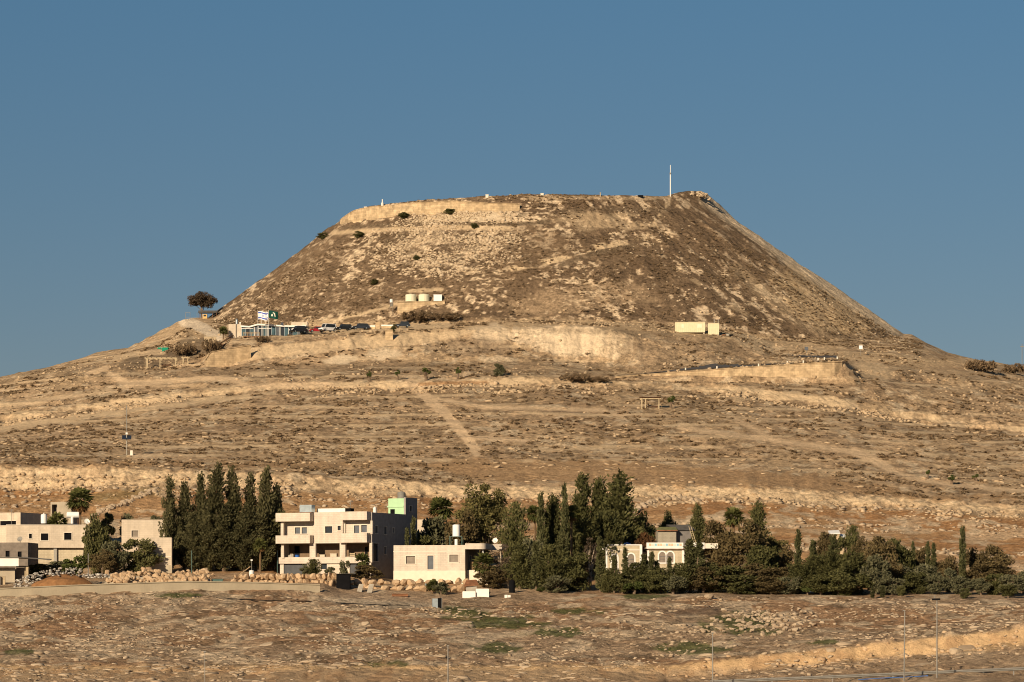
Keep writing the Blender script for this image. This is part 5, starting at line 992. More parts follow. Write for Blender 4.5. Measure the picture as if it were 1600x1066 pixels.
# sparse trees on the hill
for k, (px, pb, pt, w, lb) in enumerate([(577, 595, 579, 12, 'small tree at the left of the terrace edge'), (621, 593, 577, 9, 'thin small tree second on the terrace edge'), (666, 595, 573, 19, 'forked small tree beside the top of the dirt track'), (716, 592, 573, 13, 'thin forked tree right of the dirt track top'), (780, 588, 566, 24, 'round dark tree on the terrace edge'), (1049, 638, 617, 16, 'small green tree right of the wooden shelter'), (1487, 757, 741, 17, 'low dark bush on the lower right slope'), (1525, 752, 740, 14, 'second low dark bush on the lower right slope'), (1450, 748, 733, 9, 'thin sapling on the lower right slope')]):
    x, y, z = surf(px, pb); t = tree('sapling' if w < 22 else 'olive', 'small_tree', lb, px, pb, pt, w, y, k, 'small trees on the hillside', pz=1)
for k, (px, pb, pt, w, lb) in enumerate([(632, 341, 331, 20, 'dark green bush below the left summit wall'), (703, 336, 325, 20, 'dark green bush below the middle summit wall'), (505, 374, 363, 22, 'dark bush on the left edge of the cone'), (560, 373, 360, 18, 'dark bush right of the one on the left edge'), (650, 408, 398, 14, 'dark bush in the pale scree'), (741, 358, 348, 14, 'dark bush on the upper track'), (585, 445, 436, 18, 'dark bush low on the left of the cone'), (1530, 580, 562, 70, 'brown thicket on the right skyline'), (1585, 584, 568, 50, 'brown thicket at the right edge of the skyline'), (900, 596, 584, 60, 'brown thicket left of the retaining wall'), (935, 597, 588, 44, 'brown scrub against the retaining wall start'), (615, 520, 505, 10, 'brown bush by the parking place'), (655, 502, 486, 70, 'brown thicket below the water tanks'), (700, 500, 488, 60, 'brown thicket right of the water tanks'), (290, 556, 538, 50, 'dark brown thicket left of the stairs'), (330, 552, 530, 40, 'dark brown thicket beside the stairs'), (410, 535, 525, 30, 'brown bush below the glass building')]):
    x, y, z = surf(px, pb); tree('dark' if w < 25 else 'thicket', 'hill_bush', lb, px, pb, pt, w, y, k, 'bushes on the hill', pz=1)
# umbrella tree by the path
x, y, z = surf(315, 497); t = thing('umbrella_tree', 'dark spreading umbrella tree against the sky left of the cone', 'tree', (x, y, z)); s = y / F
vf, ctr = crown_clumps(160, n=11000, H=41 * s, Rm=27 * s, z0=.36, clumps=70, leaf=.19, cr=.3)
o = bpy.data.objects.new('crown', as_mesh('crown', vf, 'leaf_acacia')); COLL.objects.link(o); o.parent = t
o = bpy.data.objects.new('trunk', trunk_mesh(26 * s, .2, [tuple(c) for c in ctr[:5]], 'bark', 3)); COLL.objects.link(o); o.parent = t
# palms
def palm(label, px, pb, ptop, wpx, Y, seed, skirt=True, name='fan_palm', m='leaf_palm'):
    r = random.Random(seed); x = (px - 800) / F * Y; z = gz(x, Y) if pb is None else (HZ - pb) / F * Y; zt = (HZ - ptop) / F * Y - z; Rr = wpx / F * Y / 2
    t = thing(name, label, 'palm', (x, Y, z), r.uniform(0, 360)); hub = zt - Rr * .75
    MB().tube([(0,0,-1),(.05,0,hub*.5),(0,0,hub)], [.24*min(1,Rr/1.8),.2*min(1,Rr/1.8),.19*min(1,Rr/1.8)], 10).build('trunk', 'palm_bark', t)
    def fan(mb, az, el, L):
        d = np.array([math.cos(az)*math.cos(el), math.sin(az)*math.cos(el), math.sin(el)]); s_ = np.array([-math.sin(az), math.cos(az), 0]); u = np.cross(d, s_); base = np.array([0,0,hub]); p = base + d * L * .4
        for j in range(9):
            b = (j - 4) * .27; dir_ = unit((d * math.cos(b) + s_ * math.sin(b) + np.array([r.gauss(0, .18), r.gauss(0, .18), r.gauss(-.12, .22)]))[None])[0]; q = p + dir_ * L * .65 - np.array([0,0,.10*L]); wv = np.cross(dir_, u) * L * .10; n = len(mb.v)
            mb.v += [tuple(p), tuple(p + dir_ * L * .35 + wv), tuple(q), tuple(p + dir_ * L * .35 - wv)]; mb.f.append((n, n+1, n+2, n+3))
        n = len(mb.v); wv = s_ * .03; mb.v += [tuple(base - wv), tuple(base + wv), tuple(p + wv), tuple(p - wv)]; mb.f.append((n, n+1, n+2, n+3))
    cr_ = MB()
    for k in range(46): fan(cr_, k * 2.4 + r.uniform(-.3, .3), r.uniform(-.7, 1.4), Rr * r.uniform(.8, 1.15))
    cr_.build('crown', m, t)
    if skirt:
        sk = MB()
        for k in range(22): fan(sk, k * 2.4 + 1, -1.2 + .5 * (k / 22), Rr * r.uniform(.6, .9))
        sk.build('dead_leaf_skirt', 'leaf_dead', t)
    return t
palm('tall fan palm behind the bungalow beside the dark house wall', 689, None, 779, 44, 622, 1); palm('palm showing above the roofs on the far left', 125, None, 765, 46, 640, 2); palm('low palm crown behind the long house roof', 88, None, 804, 38, 628, 3, False)
palm('fan palm in the middle grove, partly hidden by conifers', 836, None, 790, 34, 603, 4); palm('fan palm with dead leaves left of the tall pines', 893, None, 790, 32, 601, 5); palm('fan palm standing right of the villa', 1146, None, 795, 36, 606, 6)
palm('small fan palm beside the bungalow porch', 756, None, 866, 40, 587, 7, True); palm('young palm before the right garage door', 566, None, 866, 26, 590, 8, False); palm('tiny palm on the boulder bank', 676, None, 907, 22, 577, 9, False); palm('yellow young palm at the foot of the cypress row', 407, None, 842, 26, 588, 10, True)
palm('small palm at the left corner of the glass building', 349, 528, 511, 16, 960, 11, False)

# ------------------------------------------------------------------ things on the hill
Yp = 962.0; sp_ = F / Yp
vc = thing('glass_visitor_building', 'low glass fronted building with white roof edge at the foot of the cone', 'building', at(357, 528, Yp)); X = lambda p: (p - 357) / sp_; Z = lambda p: (528 - p) / sp_
bx('stone_block', 'cream_plain', vc, 0, X(376.5), 0, 5, -2, Z(506.5)); bx('rear_wall', 'dark_render', vc, X(376.5), X(480), 4, 5, -2, Z(509)); bx('end_wall', 'cream_plain', vc, X(478.5), X(480.5), -.3, 5, -2, Z(502.5)); bx('end_upstand', 'cream_plain', vc, X(455), X(478.4), .6, .9, Z(510), Z(503)); bx('floor', 'concrete', vc, X(376.6), X(478), -1.2, 4, -2, Z(525.5))
roofpts = [(376.6, 509), (390, 510), (403, 506.3), (436, 508.3), (456, 509.2), (478.4, 508.8)]
rm = MB()
for (a, ya), (b, yb) in zip(roofpts[:-1], roofpts[1:]):
    rm.add([(X(a),-1.0,Z(ya+2.4)),(X(b),-1.0,Z(yb+2.4)),(X(b),3.9,Z(yb+2.4)),(X(a),3.9,Z(ya+2.4)),(X(a),-1.0,Z(ya)),(X(b),-1.0,Z(yb)),(X(b),3.9,Z(yb)),(X(a),3.9,Z(ya))],[(0,3,2,1),(4,5,6,7),(0,1,5,4),(1,2,6,5),(2,3,7,6),(3,0,4,7)])
rm.build('roof', 'white_paint', vc)
for k in range(15):
    a = 377.5 + k * 6.7; yt = np.interp(a, [p[0] for p in roofpts], [p[1] for p in roofpts]) + 2.6
    bx('glass_pane', ('glass_teal', 'glass_dark', 'glass_teal', 'shutter', 'glass_dark')[k % 5], vc, X(a + .42), X(a + 6.4), -.5, -.42, Z(525), Z(yt)); bx('mullion', 'white_paint' if k in (0, 3, 5, 6, 9, 11) else 'steel', vc, X(a - (.6 if k in (3, 6, 9) else .25)), X(a + .4), -.62, -.4, Z(525.4), Z(yt))
for a, b in ((377.5, 396), (404, 424), (456, 477)): bx('transom', 'white_paint', vc, X(a), X(b), -.64, -.52, Z(514), Z(513.2))
bx('roof_box', 'white_paint', vc, X(439), X(443), -.9, .2, Z(509), Z(504.5)); bx('antenna_pole', 'galv', vc, X(368.4), X(369), -.3, -.2, -1, Z(497))
MB().tube([(X(369.5),1,Z(506.5)),(X(369.5),1,Z(499.5)),(X(369.5),1,Z(497.5))],[.32,.32,.08],10).build('roof_vent', 'steel', vc)
dish('hill_satellite_dish', 'small white satellite dish on the block end of the glass building', (at(375, 507, Yp + 1)), .25, 10)
def flagpole(label, px, pt, pb, flag, fw, fh, flip=1):
    Y = 958.0; t = thing('flag_pole', label, 'flag pole', at(px, pb, Y)); h = (pb - pt) / F * Y
    MB().tube([(0,0,-1),(0,0,h)], [.05,.035], 8).build('pole', 'white_paint', t); MB().tube([(0,0,h),(0,0,h+.1)],[.07,.03],8).build('finial', 'white_paint', t)
    if not flag: return
    nx, nz = 14, 12; w, hh = fw / F * Y, fh / F * Y; zt = h - .05
    fy = lambda u: .18 * math.sin(u * 7.0) * (.3 + u); fz = lambda u: -.12 * u + .05 * math.sin(u * 6)
    def sheet(name, u0, u1, v0, v1, off, m, parent):
        v = []; f = []; n = 10
        for i in range(n + 1):
            u = u0 + (u1 - u0) * i / n
            for q in (v0, v1): v.append((.05 + u * w, fy(u) + off, zt - q * hh + fz(u) * hh))
        for i in range(n): f.append((2*i, 2*i+1, 2*i+3, 2*i+2))
        return link_mesh(name, v, f, m, parent)
    fl = thing('flag', {'w': 'white flag with two blue stripes and a blue star', 'g': 'dark green flag with a pale emblem', 'n': 'small blue and white flag edge between the two bigger flags'}[flag], 'flag', t.location)
    zt = h - .05
    sheet('cloth', 0, 1, 0, 1, 0, {'w': 'flag_white', 'g': 'flag_green', 'n': 'flag_white'}[flag], fl)
    for off in (-.012, .012):
        if flag in 'wn':
            sheet('stripe', 0, 1, .12, .27, off, 'flag_blue', fl); sheet('stripe', 0, 1, .73, .88, off, 'flag_blue', fl)
        if flag == 'w':
            for tri in (1, -1):
                P = [(.5 + .13 * math.sin(a) , .5 - tri * .17 * math.cos(a)) for a in (0, 2.0944, 4.18879)]; I = [(.5 + .085 * math.sin(a), .5 - tri * .112 * math.cos(a)) for a in (0, 2.0944, 4.18879)]
                v = [(.05 + u * w, fy(u) + off * 1.5, zt - q * hh + fz(u) * hh) for u, q in P + I]; link_mesh('star', v, [(0,1,4,3),(1,2,5,4),(2,0,3,5)], 'flag_blue', fl)
        if flag == 'g':
            for pts in ([(.25,.75),(.3,.5),(.42,.42),(.46,.72)], [(.42,.3),(.5,.18),(.68,.22),(.6,.34)], [(.58,.3),(.68,.26),(.74,.7),(.66,.72)]):
                v = [(.05 + u * w, fy(u) + off * 1.5, zt - q * hh + fz(u) * hh) for u, q in pts]; link_mesh('emblem', v, [(0,1,2,3)], 'tile_pale', fl)
flagpole('white pole flying the white and blue flag', 403, 486, 526, 'w', 14.5, 13); flagpole('thin bare white pole between the flag poles', 409, 488, 525, None, 0, 0); flagpole('white pole flying the dark green flag', 419.5, 485, 525, 'g', 14.5, 12); flagpole('white pole with a small flag edge between the two flags', 415.5, 487, 525, 'n', 4, 11)
# wooden stairs
st = thing('wooden_stairs', 'brown wooden stairs with railings climbing to the glass building', 'stairs', at(340, 548, 951)); ox, oy, oz = st.location
a0 = np.array(surf(340, 548)) - np.array(st.location) + [0, -1.5, .3]; a1 = np.array(surf(380, 525)) - np.array(st.location) + [0, -1.5, .5]
for off in (0, 1.6):
    o_ = np.array([0, off, 0]); MB().tube([a0 + o_, a1 + o_], .16, 6).build('stringer', 'wood_dark', st); MB().tube([a0 + o_ + [0,0,1.0], a1 + o_ + [0,0,1.0]], .07, 6).build('handrail', 'wood_dark', st)
    for k in range(7): p = a0 + (a1 - a0) * k / 6 + o_; MB().tube([p - [0,0,.8], p + [0,0,1.0]], .06, 6).build('baluster', 'wood_dark', st)
for k in range(16): p = a0 + (a1 - a0) * (k + .5) / 16; MB().box(p[0]-.22, p[0]+.22, p[1], p[1]+1.6, p[2]+.08, p[2]+.16).build('tread', 'wood_dark', st)
dk = thing('timber_deck', 'timber deck with a low rail beside the glass building', 'deck', at(380, 525, 956)); bx('deck', 'wood_dark', dk, 0, 4, 0, 3, -.3, -.05)
for k in range(5): MB().tube([(k, 0, -1.5), (k, 0, .9)], .06, 6).build('post', 'wood', dk)
for q in (.45, .85): MB().box(0, 4, -.04, .04, q, q + .1).build('rail', 'wood', dk)
# pergolas
def frame_shelter(name, label, posts, top, Y, m, roof=None, depth=3.0):
    x0, x1 = posts[0][0], posts[-1][0]; t = thing(name, label, 'shelter', at(x0, posts[0][1], Y)); ox, oy, oz = t.location
    for px, pb in posts:
        for d in (0, depth): x, y, z = at(px, pb, Y); zt = at(px, top, Y)[2]; MB().box(x-ox-.11, x-ox+.11, d-.11, d+.11, z-oz-1, zt-oz).build('post', m, t)
    xa, xb = at(x0, 0, Y)[0]-ox, at(x1, 0, Y)[0]-ox; zt = at(x0, top, Y)[2]-oz
    for d in (0, depth): MB().box(xa-.4, xb+.4, d-.12, d+.12, zt+.002, zt+.28).build('beam', m, t)
    n = max(3, int((xb-xa)/.9))
    for k in range(n): x = xa + (xb-xa)*k/(n-1); MB().box(x-.06, x+.06, -.4, depth+.4, zt+.283, zt+.42).build('rafter', roof or m, t)
    if roof: MB().box(xa-.5, xb+.5, -.5, depth+.5, zt+.425, zt+.5).build('roof', roof, t)
    return t
Ys = surf(250, 576)[1]
frame_shelter('pergola', 'pale open timber pergola on the left shoulder of the hill', [(228.5, 575), (250, 575), (274.5, 574)], 560.5, Ys, 'pale_wood'); frame_shelter('small_pergola', 'smaller open pergola frame right of the long pergola', [(286, 572), (293.5, 571)], 559.5, Ys + 1, 'pale_wood', depth=1.5)
o = thing('picnic_table', 'low brown picnic table under the pergola', 'table', at(252, 574, Ys + 1)); bx('table_top', 'wood_dark', o, 0, 2.4, 0, .9, .7, .8); [bx('bench', 'wood_dark', o, 0, 2.4, y, y + .3, .4, .47) for y in (-.5, 1.1)]; [bx('leg', 'wood_dark', o, x, x + .1, .3, .6, -.5, .69) for x in (.3, 2.0)]
Ys = surf(1015, 639)[1]; frame_shelter('wooden_shelter', 'dark roofed wooden shelter on the middle slope', [(1003, 638), (1008.5, 638), (1029.5, 638)], 624, Ys, 'pale_wood', 'wood_dark', 2.2)
o = thing('shelter_bench', 'dark bench under the wooden shelter', 'bench', at(1012, 638, Ys + 1)); bx('seat', 'wood_dark', o, 0, 2.2, 0, .4, .4, .5); [bx('leg', 'wood_dark', o, x, x + .1, .1, .3, -.5, .39) for x in (.2, 1.9)]
# water tanks on a stone base
Yt = surf(657, 484)[1] + 1; s = F / Yt
strip_wall('tank_platform', 'tan stone platform carrying the cream water tanks', 'platform', [(621, 472.5, 485), (695, 471, 483)], Yt, 3.6, 'hill_masonry')
for px, lb in ((642, 'left cream round water tank on the stone platform'), (662.5, 'middle cream round water tank on the stone platform')): tank('cream_water_tank', lb, at(px, 471.5, Yt + 1.7), 8.6 / s, 11.5 / s, 'tank_cream', group='cream tanks above the parking place')
o = thing('square_water_tank', 'square white water tank right of the two round ones', 'water tank', at(677.5, 471, Yt + 1)); bx('tank_body', 'tank_white', o, 0, 13 / s, 0, 2, 0, 10.2 / s); bx('lid', 'tank_white', o, -.05, 13 / s + .05, -.05, 2.05, 10.2 / s, 10.7 / s); bx('base', 'concrete', o, -.1, 13 / s + .1, -.1, 2.1, -.4, -.001)
o = thing('small_tank_stand', 'small white tank on a stand left of the water tanks', 'water tank', at(611.5, 480, Yt)); MB().tube([(0,0,1.2),(0,0,2.0),(0,0,2.1)],[.42,.42,.2],12).build('tank_body', 'tank_white', o); [MB().tube([(x,y,-1),(x,y,1.2)],.05,6).build('leg', 'galv', o) for x in (-.35,.35) for y in (-.3,.3)]; MB().tube([(0,.2,.2),(0,.2,1.0)],.3,10).build('pump', 'galv', o)
# fence posts up to the tanks
for k, (px, pb) in enumerate([(486, 506), (512, 503), (538, 497), (564, 491), (589, 487), (606, 484)]):
    x, y, z = surf(px, pb); o = thing('fence_post', 'thin fence post climbing from the parking place to the water tanks', 'fence post', (x, y, z), 0, 'fence posts below the water tanks'); MB().tube([(0,0,-.5),(0,0,1.4)],.06,6).build('post', 'pale_wood', o); MB().tube([(0,0,1.4),(0,0,1.5)],.09,6).build('cap', 'pale_wood', o)
# parked cars
def car(label, px, pb, Y, L, H, body, rz, van=False, name='parked_car'):
    t = thing(name, label, 'van' if van else 'car', at(px, pb, Y), rz, 'cars parked at the hill foot'); W = 1.75; h1 = H * (.58 if not van else .5)
    low = [(-L/2,.3),(-L/2,h1*.75),(-L/2+.15,h1),(L/2-(1.1 if not van else .7),h1),(L/2-.12,h1*.82),(L/2,h1*.55),(L/2,.3)]
    MB().prism(low, -W/2, W/2).build('body', body, t)
    cab = [(-L/2+.2,h1+.002),(-L/2+(.55 if not van else .3),H),(L*.12 if not van else L*.22,H),(L/2-(1.3 if not van else .8),h1+.002)]
    MB().prism(cab, -W/2+.1, W/2-.1).build('cabin', body, t)
    gl = [(-L/2+.42,h1+.08),(-L/2+.66,H-.1),(L*.10 if not van else L*.2,H-.1),(L/2-(1.5 if not van else 1.0),h1+.08)]
    for y0, y1 in ((-W/2+.07,-W/2+.097),(W/2-.097,W/2-.07)): MB().prism(gl, y0, y1).build('side_window', 'glass_dark', t)
    xw = L*.12 if not van else L*.22; xb = L/2-(1.3 if not van else .8)
    MB().add([(xw+.06,-W/2+.2,H-.08),(xw+.06,W/2-.2,H-.08),(xb+.02,W/2-.2,h1+.06),(xb+.02,-W/2+.2,h1+.06)],[(0,1,2,3)]).build('windscreen', 'glass_dark', t)
    for x in (-L*.31, L*.31):
        for y in (-W/2-.01, W/2-.19):
            w_ = MB().tube([(x,y,.33),(x,y+.2,.33)],.33,14).build('wheel', 'tyre', t); MB().tube([(x,y-.01,.33),(x,y+.21,.33)],.18,10).build('rim', 'steel', w_)
    for y in (-W/2+.12, W/2-.42): MB().box(L/2-.06,L/2+.02,y,y+.3,h1*.6,h1*.8).build('headlight','lamp_glass',t)
    MB().box(L/2-.02,L/2+.06,-W/2+.1,W/2-.1,.32,.5).build('bumper','tyre',t)
    return t
Yc = 958.0
car('black car with a bright headlamp at the right end of the glass building', 466, 520.3, Yc, 4.4, 1.75, 'car_black', 215); car('dark red car between the black car and the white van', 495, 519.6, Yc + .5, 4.0, 1.45, 'car_red', 190); car('white van in the middle of the parked cars', 512, 518.3, Yc, 4.6, 1.95, 'car_white', 220, True)
car('black car right of the white van', 537, 516.3, Yc + .5, 4.4, 1.5, 'car_black', 205); car('dark blue grey car fourth along the parking place', 563, 515, Yc + .5, 4.4, 1.5, 'car_dark', 195); car('dark car with a pale bonnet at the right end of the parking place', 629, 511.5, Yc + .5, 3.8, 1.4, 'car_dark', 185)
for px, a, b, pt, pb, lb in ((0, 571, 586, 508.5, 514, 'short white topped wall left of the gate pier'), (0, 596, 623, 507.5, 513, 'long white topped wall right of the gate pier')):
    o = thing('entrance_wall', lb, 'wall', at(a, pb, 959)); w = (b - a) / F * 959; bx('wall_body', 'hill_masonry', o, 0, w, 0, .4, -1, (pb - pt - 2.2) / F * 959); bx('coping', 'white_paint', o, -.05, w + .05, -.05, .45, (pb - pt - 2.2) / F * 959, (pb - pt) / F * 959)
o = thing('gate_pier', 'tan stone pier between the white topped walls', 'pier', at(587, 514, 958.5)); bx('pier', 'hill_masonry', o, 0, 1.1, 0, 1, -1, 1.5); bx('pier_cap', 'hill_masonry', o, -.1, 1.2, -.1, 1.1, 1.5, 1.68)
# yellow containers
Yk = surf(1090, 522)[1]; s = F / Yk
def container(name, label, a, b, pt, pb, vent):
    o = thing(name, label, 'container', at(a, pb, Yk), -3); w, h = (b - a) / s, (pb - pt) / s
    bx('shell', 'container_yellow', o, 0, w, 0, 2.4, 0, h)
    for k in range(int(w / .5)): bx('rib', 'container_yellow', o, .15 + k * .5, .35 + k * .5, -.05, -.003, .12, h - .15)
    bx('roof_edge', 'container_yellow', o, -.05, w + .05, -.08, 2.45, h, h + .12)
    for v in vent: bx('vent', 'tank_cream', o, *v, -.09, -.055, h * .45, h * .8)
    [bx('foot', 'concrete', o, x, x + .4, .2, 2.2, -1.2, -.001) for x in (.1, w - .5)]
    return o, w, h
container('long_container', 'long pale yellow container on the ledge right of centre', 1055, 1101.5, 504, 519.5, [(1.6, 2.2), (5.4, 6.8)]); o, w, h = container('short_container', 'short pale yellow container with roof pipes', 1106.5, 1123.5, 505.5, 523, [])
for x in (1.5, 2.5): MB().tube([(x,1,h),(x,1,h+1.1)],.05,6).build('roof_pipe', 'white_paint', o)
o = thing('scrap_pile', 'dark scrap beside the short container', 'scrap', at(1128, 524, Yk)); [bx('scrap_sheet', ('rust','slab','black')[k], o, k*.9, k*.9+1.1, 0, .8, -.4, .25 + .15*(k%2)) for k in range(3)]
# hill road above the retaining wall
def ribbon(name, pts, w, m):
    v = []; f = []
    for px, py in pts: x, y, z = surf(px, py); v.append((x, y, z))
    v2 = []
    for i, (x, y, z) in enumerate(v):
        for q in (0, w): xx, yy = x, y + q; v2.append((xx, yy, max(gz(xx, yy), z) + .1))
    for i in range(len(v) - 1): f.append((2*i, 2*i+2, 2*i+3, 2*i+1))
    o = link_mesh(name, v2, f, m); o['kind'] = 'structure'; return o
ribbon('hill_road', [(965,587.5),(1000,585),(1040,581.5),(1080,578),(1120,575.5),(1160,573.3),(1200,570.5),(1240,568),(1280,565.5),(1312,563.6)], 7, 'asphalt'); ribbon('upper_hill_road', [(1212,556),(1240,557),(1270,559),(1310,560)], 6, 'asphalt')
for k, (px, py) in enumerate([(1071,577.5),(1120,575),(1185,571),(1230,567),(1255,566),(1278,562),(1288,561),(1308,560)]):
    x, y, z = surf(px, py + 1); o = thing('road_marker', 'small white marker block along the hill road edge', 'marker', (x, y - .3, z), 0, 'white markers along the hill road'); bx('block', 'tile_pale', o, -.15, .15, -.15, .15, -.2, .5); bx('cap', 'tile_pale', o, -.18, .18, -.18, .18, .5, .55)
for px, pt, pb, lb in ((1260, 542, 554, 'dark road sign on a post above the hill road'), (1345, 540, 556, 'pale road sign on a post right of the hill road')):
    x, y, z = surf(px, pb); o = thing('road_sign', lb, 'sign', (x, y, z)); h = (pb - pt) / F * y; MB().tube([(0,0,-.5),(0,0,h)],.06,6).build('post', 'galv', o); bx('plate', 'shutter' if px < 1300 else 'flag_white', o, -.45, .45, -.1, -.06, h - .9, h)
# masts and poles
def mast(name, label, px, pt, pb, parts, Y=None):
    x, y, z = surf(px, pb) if Y is None else at(px, pb, Y); o = thing(name, label, 'mast', (x, y, z)); s = y / F
    for nm, a, b, r, m in parts: MB().tube([(0, 0, (pb - a) * s), (0, 0, (pb - b) * s)], r, 8).build(nm, m, o)
    return o, s
o, s = mast('antenna_mast', 'tall thin white mast on the right of the summit', 1047.5, 258, 307, [('lower_mast', 309, 271, .15, 'tank_white'), ('upper_mast', 271, 258, .09, 'tank_white'), ('collar', 272.5, 270, .24, 'galv')])
mast('white_monument', 'short white pillar on the left of the summit rim', 597.5, 312, 324, [('pillar', 325, 317, .35, 'white_paint'), ('spike', 317, 311.5, .15, 'white_paint')])
for px, pb, pt, m, lb in ((761, 307.5, 302.5, 'tile_pale', 'pale block on the summit rim left of its middle'), (847, 305, 300.5, 'tile_pale', 'pale block on the summit rim at its middle'), (938, 306, 299.5, 'pale_wood', 'thin post on the summit rim right of its middle'), (1001, 307.5, 303.5, 'black', 'dark box on the summit rim near the mast'), (637, 319, 313, 'galv', 'small post on the summit wall'), (571, 326, 321.5, 'tile_pale', 'pale block at the left corner of the summit')):
    x, y, z = surf(px, pb + 1.5); w = .4 if m not in ('pale_wood', 'galv') else .12; w = .7 if m == 'black' else w; o = thing('rim_block', lb, 'block', (x, y, z)); bx('block', m, o, -w, w, 0, .5, -1.5, (pb - pt) / F * 1060 - .12); bx('cap', m, o, -w - .04, w + .04, -.04, .54, (pb - pt) / F * 1060 - .118, (pb - pt) / F * 1060)
x, y, z = surf(198, 711); s = y / F; o = thing('solar_camera_mast', 'tall pole with a dark solar panel on the left slope', 'mast', (x, y, z)); MB().tube([(0,0,-.5),(0,0,31*s)],.10,8).build('lower_pole','concrete_grey',o); MB().tube([(0,0,31*s),(0,0,77*s)],.09,8).build('upper_pole','galv',o)
MB().add([(-7*s,-.5,24*s),(7*s,-.5,24*s),(7.5*s,.5,31*s),(-7.5*s,.5,31*s),(-7*s,-.42,24*s),(7*s,-.42,24*s),(7.5*s,.58,31*s),(-7.5*s,.58,31*s)],[(0,1,2,3),(7,6,5,4),(0,4,5,1),(1,5,6,2),(2,6,7,3),(3,7,4,0)]).build('solar_panel','solar',o); bx('camera_head','white_paint',o,-.2,.2,-.2,.2,32*s,35*s); bx('cabinet','tile_pale',o,.7,1.2,-.2,.2,-.3,.9)
x, y, z = surf(1597, 578); o = thing('skyline_pole', 'thin dark pole on the skyline at the right edge', 'pole', (x, y, z)); MB().tube([(0,0,-1),(0,0,40*y/F)],.09,6).build('pole','galv',o); bx('crossarm','galv',o,-.5,.5,-.05,.05,36*y/F,37*y/F)
# booth and gate by the umbrella tree
x, y, z = surf(320, 498); o = thing('ticket_booth', 'small ochre booth under the umbrella tree', 'booth', (x, y, z)); s = y/F; bx('walls','booth',o,-3.5*s,3.5*s,0,1.4,-.5,7*s); bx('roof','roof_dark',o,-10*s,20*s,-.5,2.5,9*s,12.5*s); bx('window','glass_dark',o,-2*s,2*s,-.06,-.003,3.5*s,6*s); [bx('post','wood_dark',o,x_*s,x_*s+.12,-.4,-.28,-.5,9*s) for x_ in (-9, 12, 18)]
x, y, z = surf(292, 501); o = thing('path_gate', 'thin pale gate frame at the top of the path', 'gate', (x, y, z)); s = y/F; [MB().tube([(q*s,0,-.5),(q*s,0,13*s)],.05,6).build('post','galv',o) for q in (-2,5,16)]; [bx('rail','galv',o,-2*s,5*s,-.04,.04,q*s,q*s+.08) for q in (5,12)]; bx('rail','galv',o,5*s,16*s,-.04,.04,4*s,4*s+.08)
x, y, z = surf(255, 549); s = y/F; o = thing('green_skip', 'bright green bin and lid on the left shoulder of the hill', 'bin', (x, y, z)); MB().prism([(-1.6*s,-.3),(7*s,-.3),(8*s,6*s),(-2.5*s,6*s)],0,1.5).build('bin','sign_green',o); MB().prism([(-9*s,4*s),(-3*s,2.5*s),(-2.8*s,6*s),(-8.8*s,6*s)],0,.2).build('lid','sign_green',o)
o = thing('path_wall', 'short low wall at the foot of the pale path', 'wall', at(319, 537, 957)); bx('wall_body','tan_block',o,0,3.0,0,.4,-1,1.7); bx('coping','concrete',o,-.05,3.05,-.05,.45,1.7,1.8)

# ------------------------------------------------------------------ things near the houses
Yb = 577.0
o = thing('black_container', 'open black steel box between the boulder walls', 'container', at(525.5, 918, Yb)); bx('back', 'black', o, 0, 2.1, 1.5, 1.6, -.5, 2.0); bx('side', 'black', o, 0, .08, 0, 1.499, -.5, 2.0); bx('side', 'black', o, 2.02, 2.1, 0, 1.499, -.5, 2.0); bx('door', 'black', o, .1, 2.0, -.05, 0, -.5, 1.85); bx('rim', 'roof_dark', o, -.05, 2.15, -.08, 1.65, 2.001, 2.08)
x, y, z = surf(683, 950); o = thing('steel_box', 'open grey metal box standing alone at the field edge', 'box', (x, y, z)); bx('side_panel','steel',o,-.7,.1,-.05,0,-.2,1.3); bx('side_panel','black',o,.1,.7,.0,.05,-.2,1.4); bx('back_panel','galv',o,-.7,.7,.8,.85,-.2,1.35); bx('post','galv',o,.64,.72,-.1,-.02,-.2,1.45); bx('post','galv',o,-.74,-.68,-.1,-.02,-.2,1.35)
for k, (a, b, pt, pb, lb) in enumerate([(722.5, 743, 924, 936, 'left white concrete block below the porch thicket'), (743.5, 764, 920, 934, 'right white concrete block below the porch thicket')]):
    o = thing('concrete_block', lb, 'concrete block', at(a, pb, 572 + k*.3), -4); w, h = (b-a)/F*572, (pb-pt)/F*572; MB().prism([(0,-.3),(w,-.3),(w,h-.08),(w-.08,h),(.08,h),(0,h-.08)],0,1.0).build('block','white_paint',o); bx('footing','concrete',o,-.05,w+.05,-.06,1.06,-.7,-.301)
o = thing('rusty_shed_roof', 'rusty lean-to roof behind the white concrete blocks', 'shed', at(725, 922, 575)); MB().add([(0,0,.5),(2.2,0,.7),(1.8,1.5,1.5),(.3,1.5,1.4),(0,0,.58),(2.2,0,.78),(1.8,1.5,1.58),(.3,1.5,1.48)],[(0,3,2,1),(4,5,6,7),(0,1,5,4),(1,2,6,5),(2,3,7,6),(3,0,4,7)]).build('roof','rust',o); bx('wall','slab',o,.3,1.9,.3,1.4,-.6,.55)
x, y, z = surf(800, 931); tank('dark_drum', 'black drum in the shadow of the front hedge', (x, y + 4, z + .2), .45, 2.2, 'black')
x, y, z = surf(793, 934); o = thing('white_crates', 'two small white crates before the front hedge', 'crate', (x, y, z)); bx('crate','white_paint',o,-.45,-.02,0,.4,-.1,.42); bx('crate','white_paint',o,.02,.45,0,.4,-.1,.38)
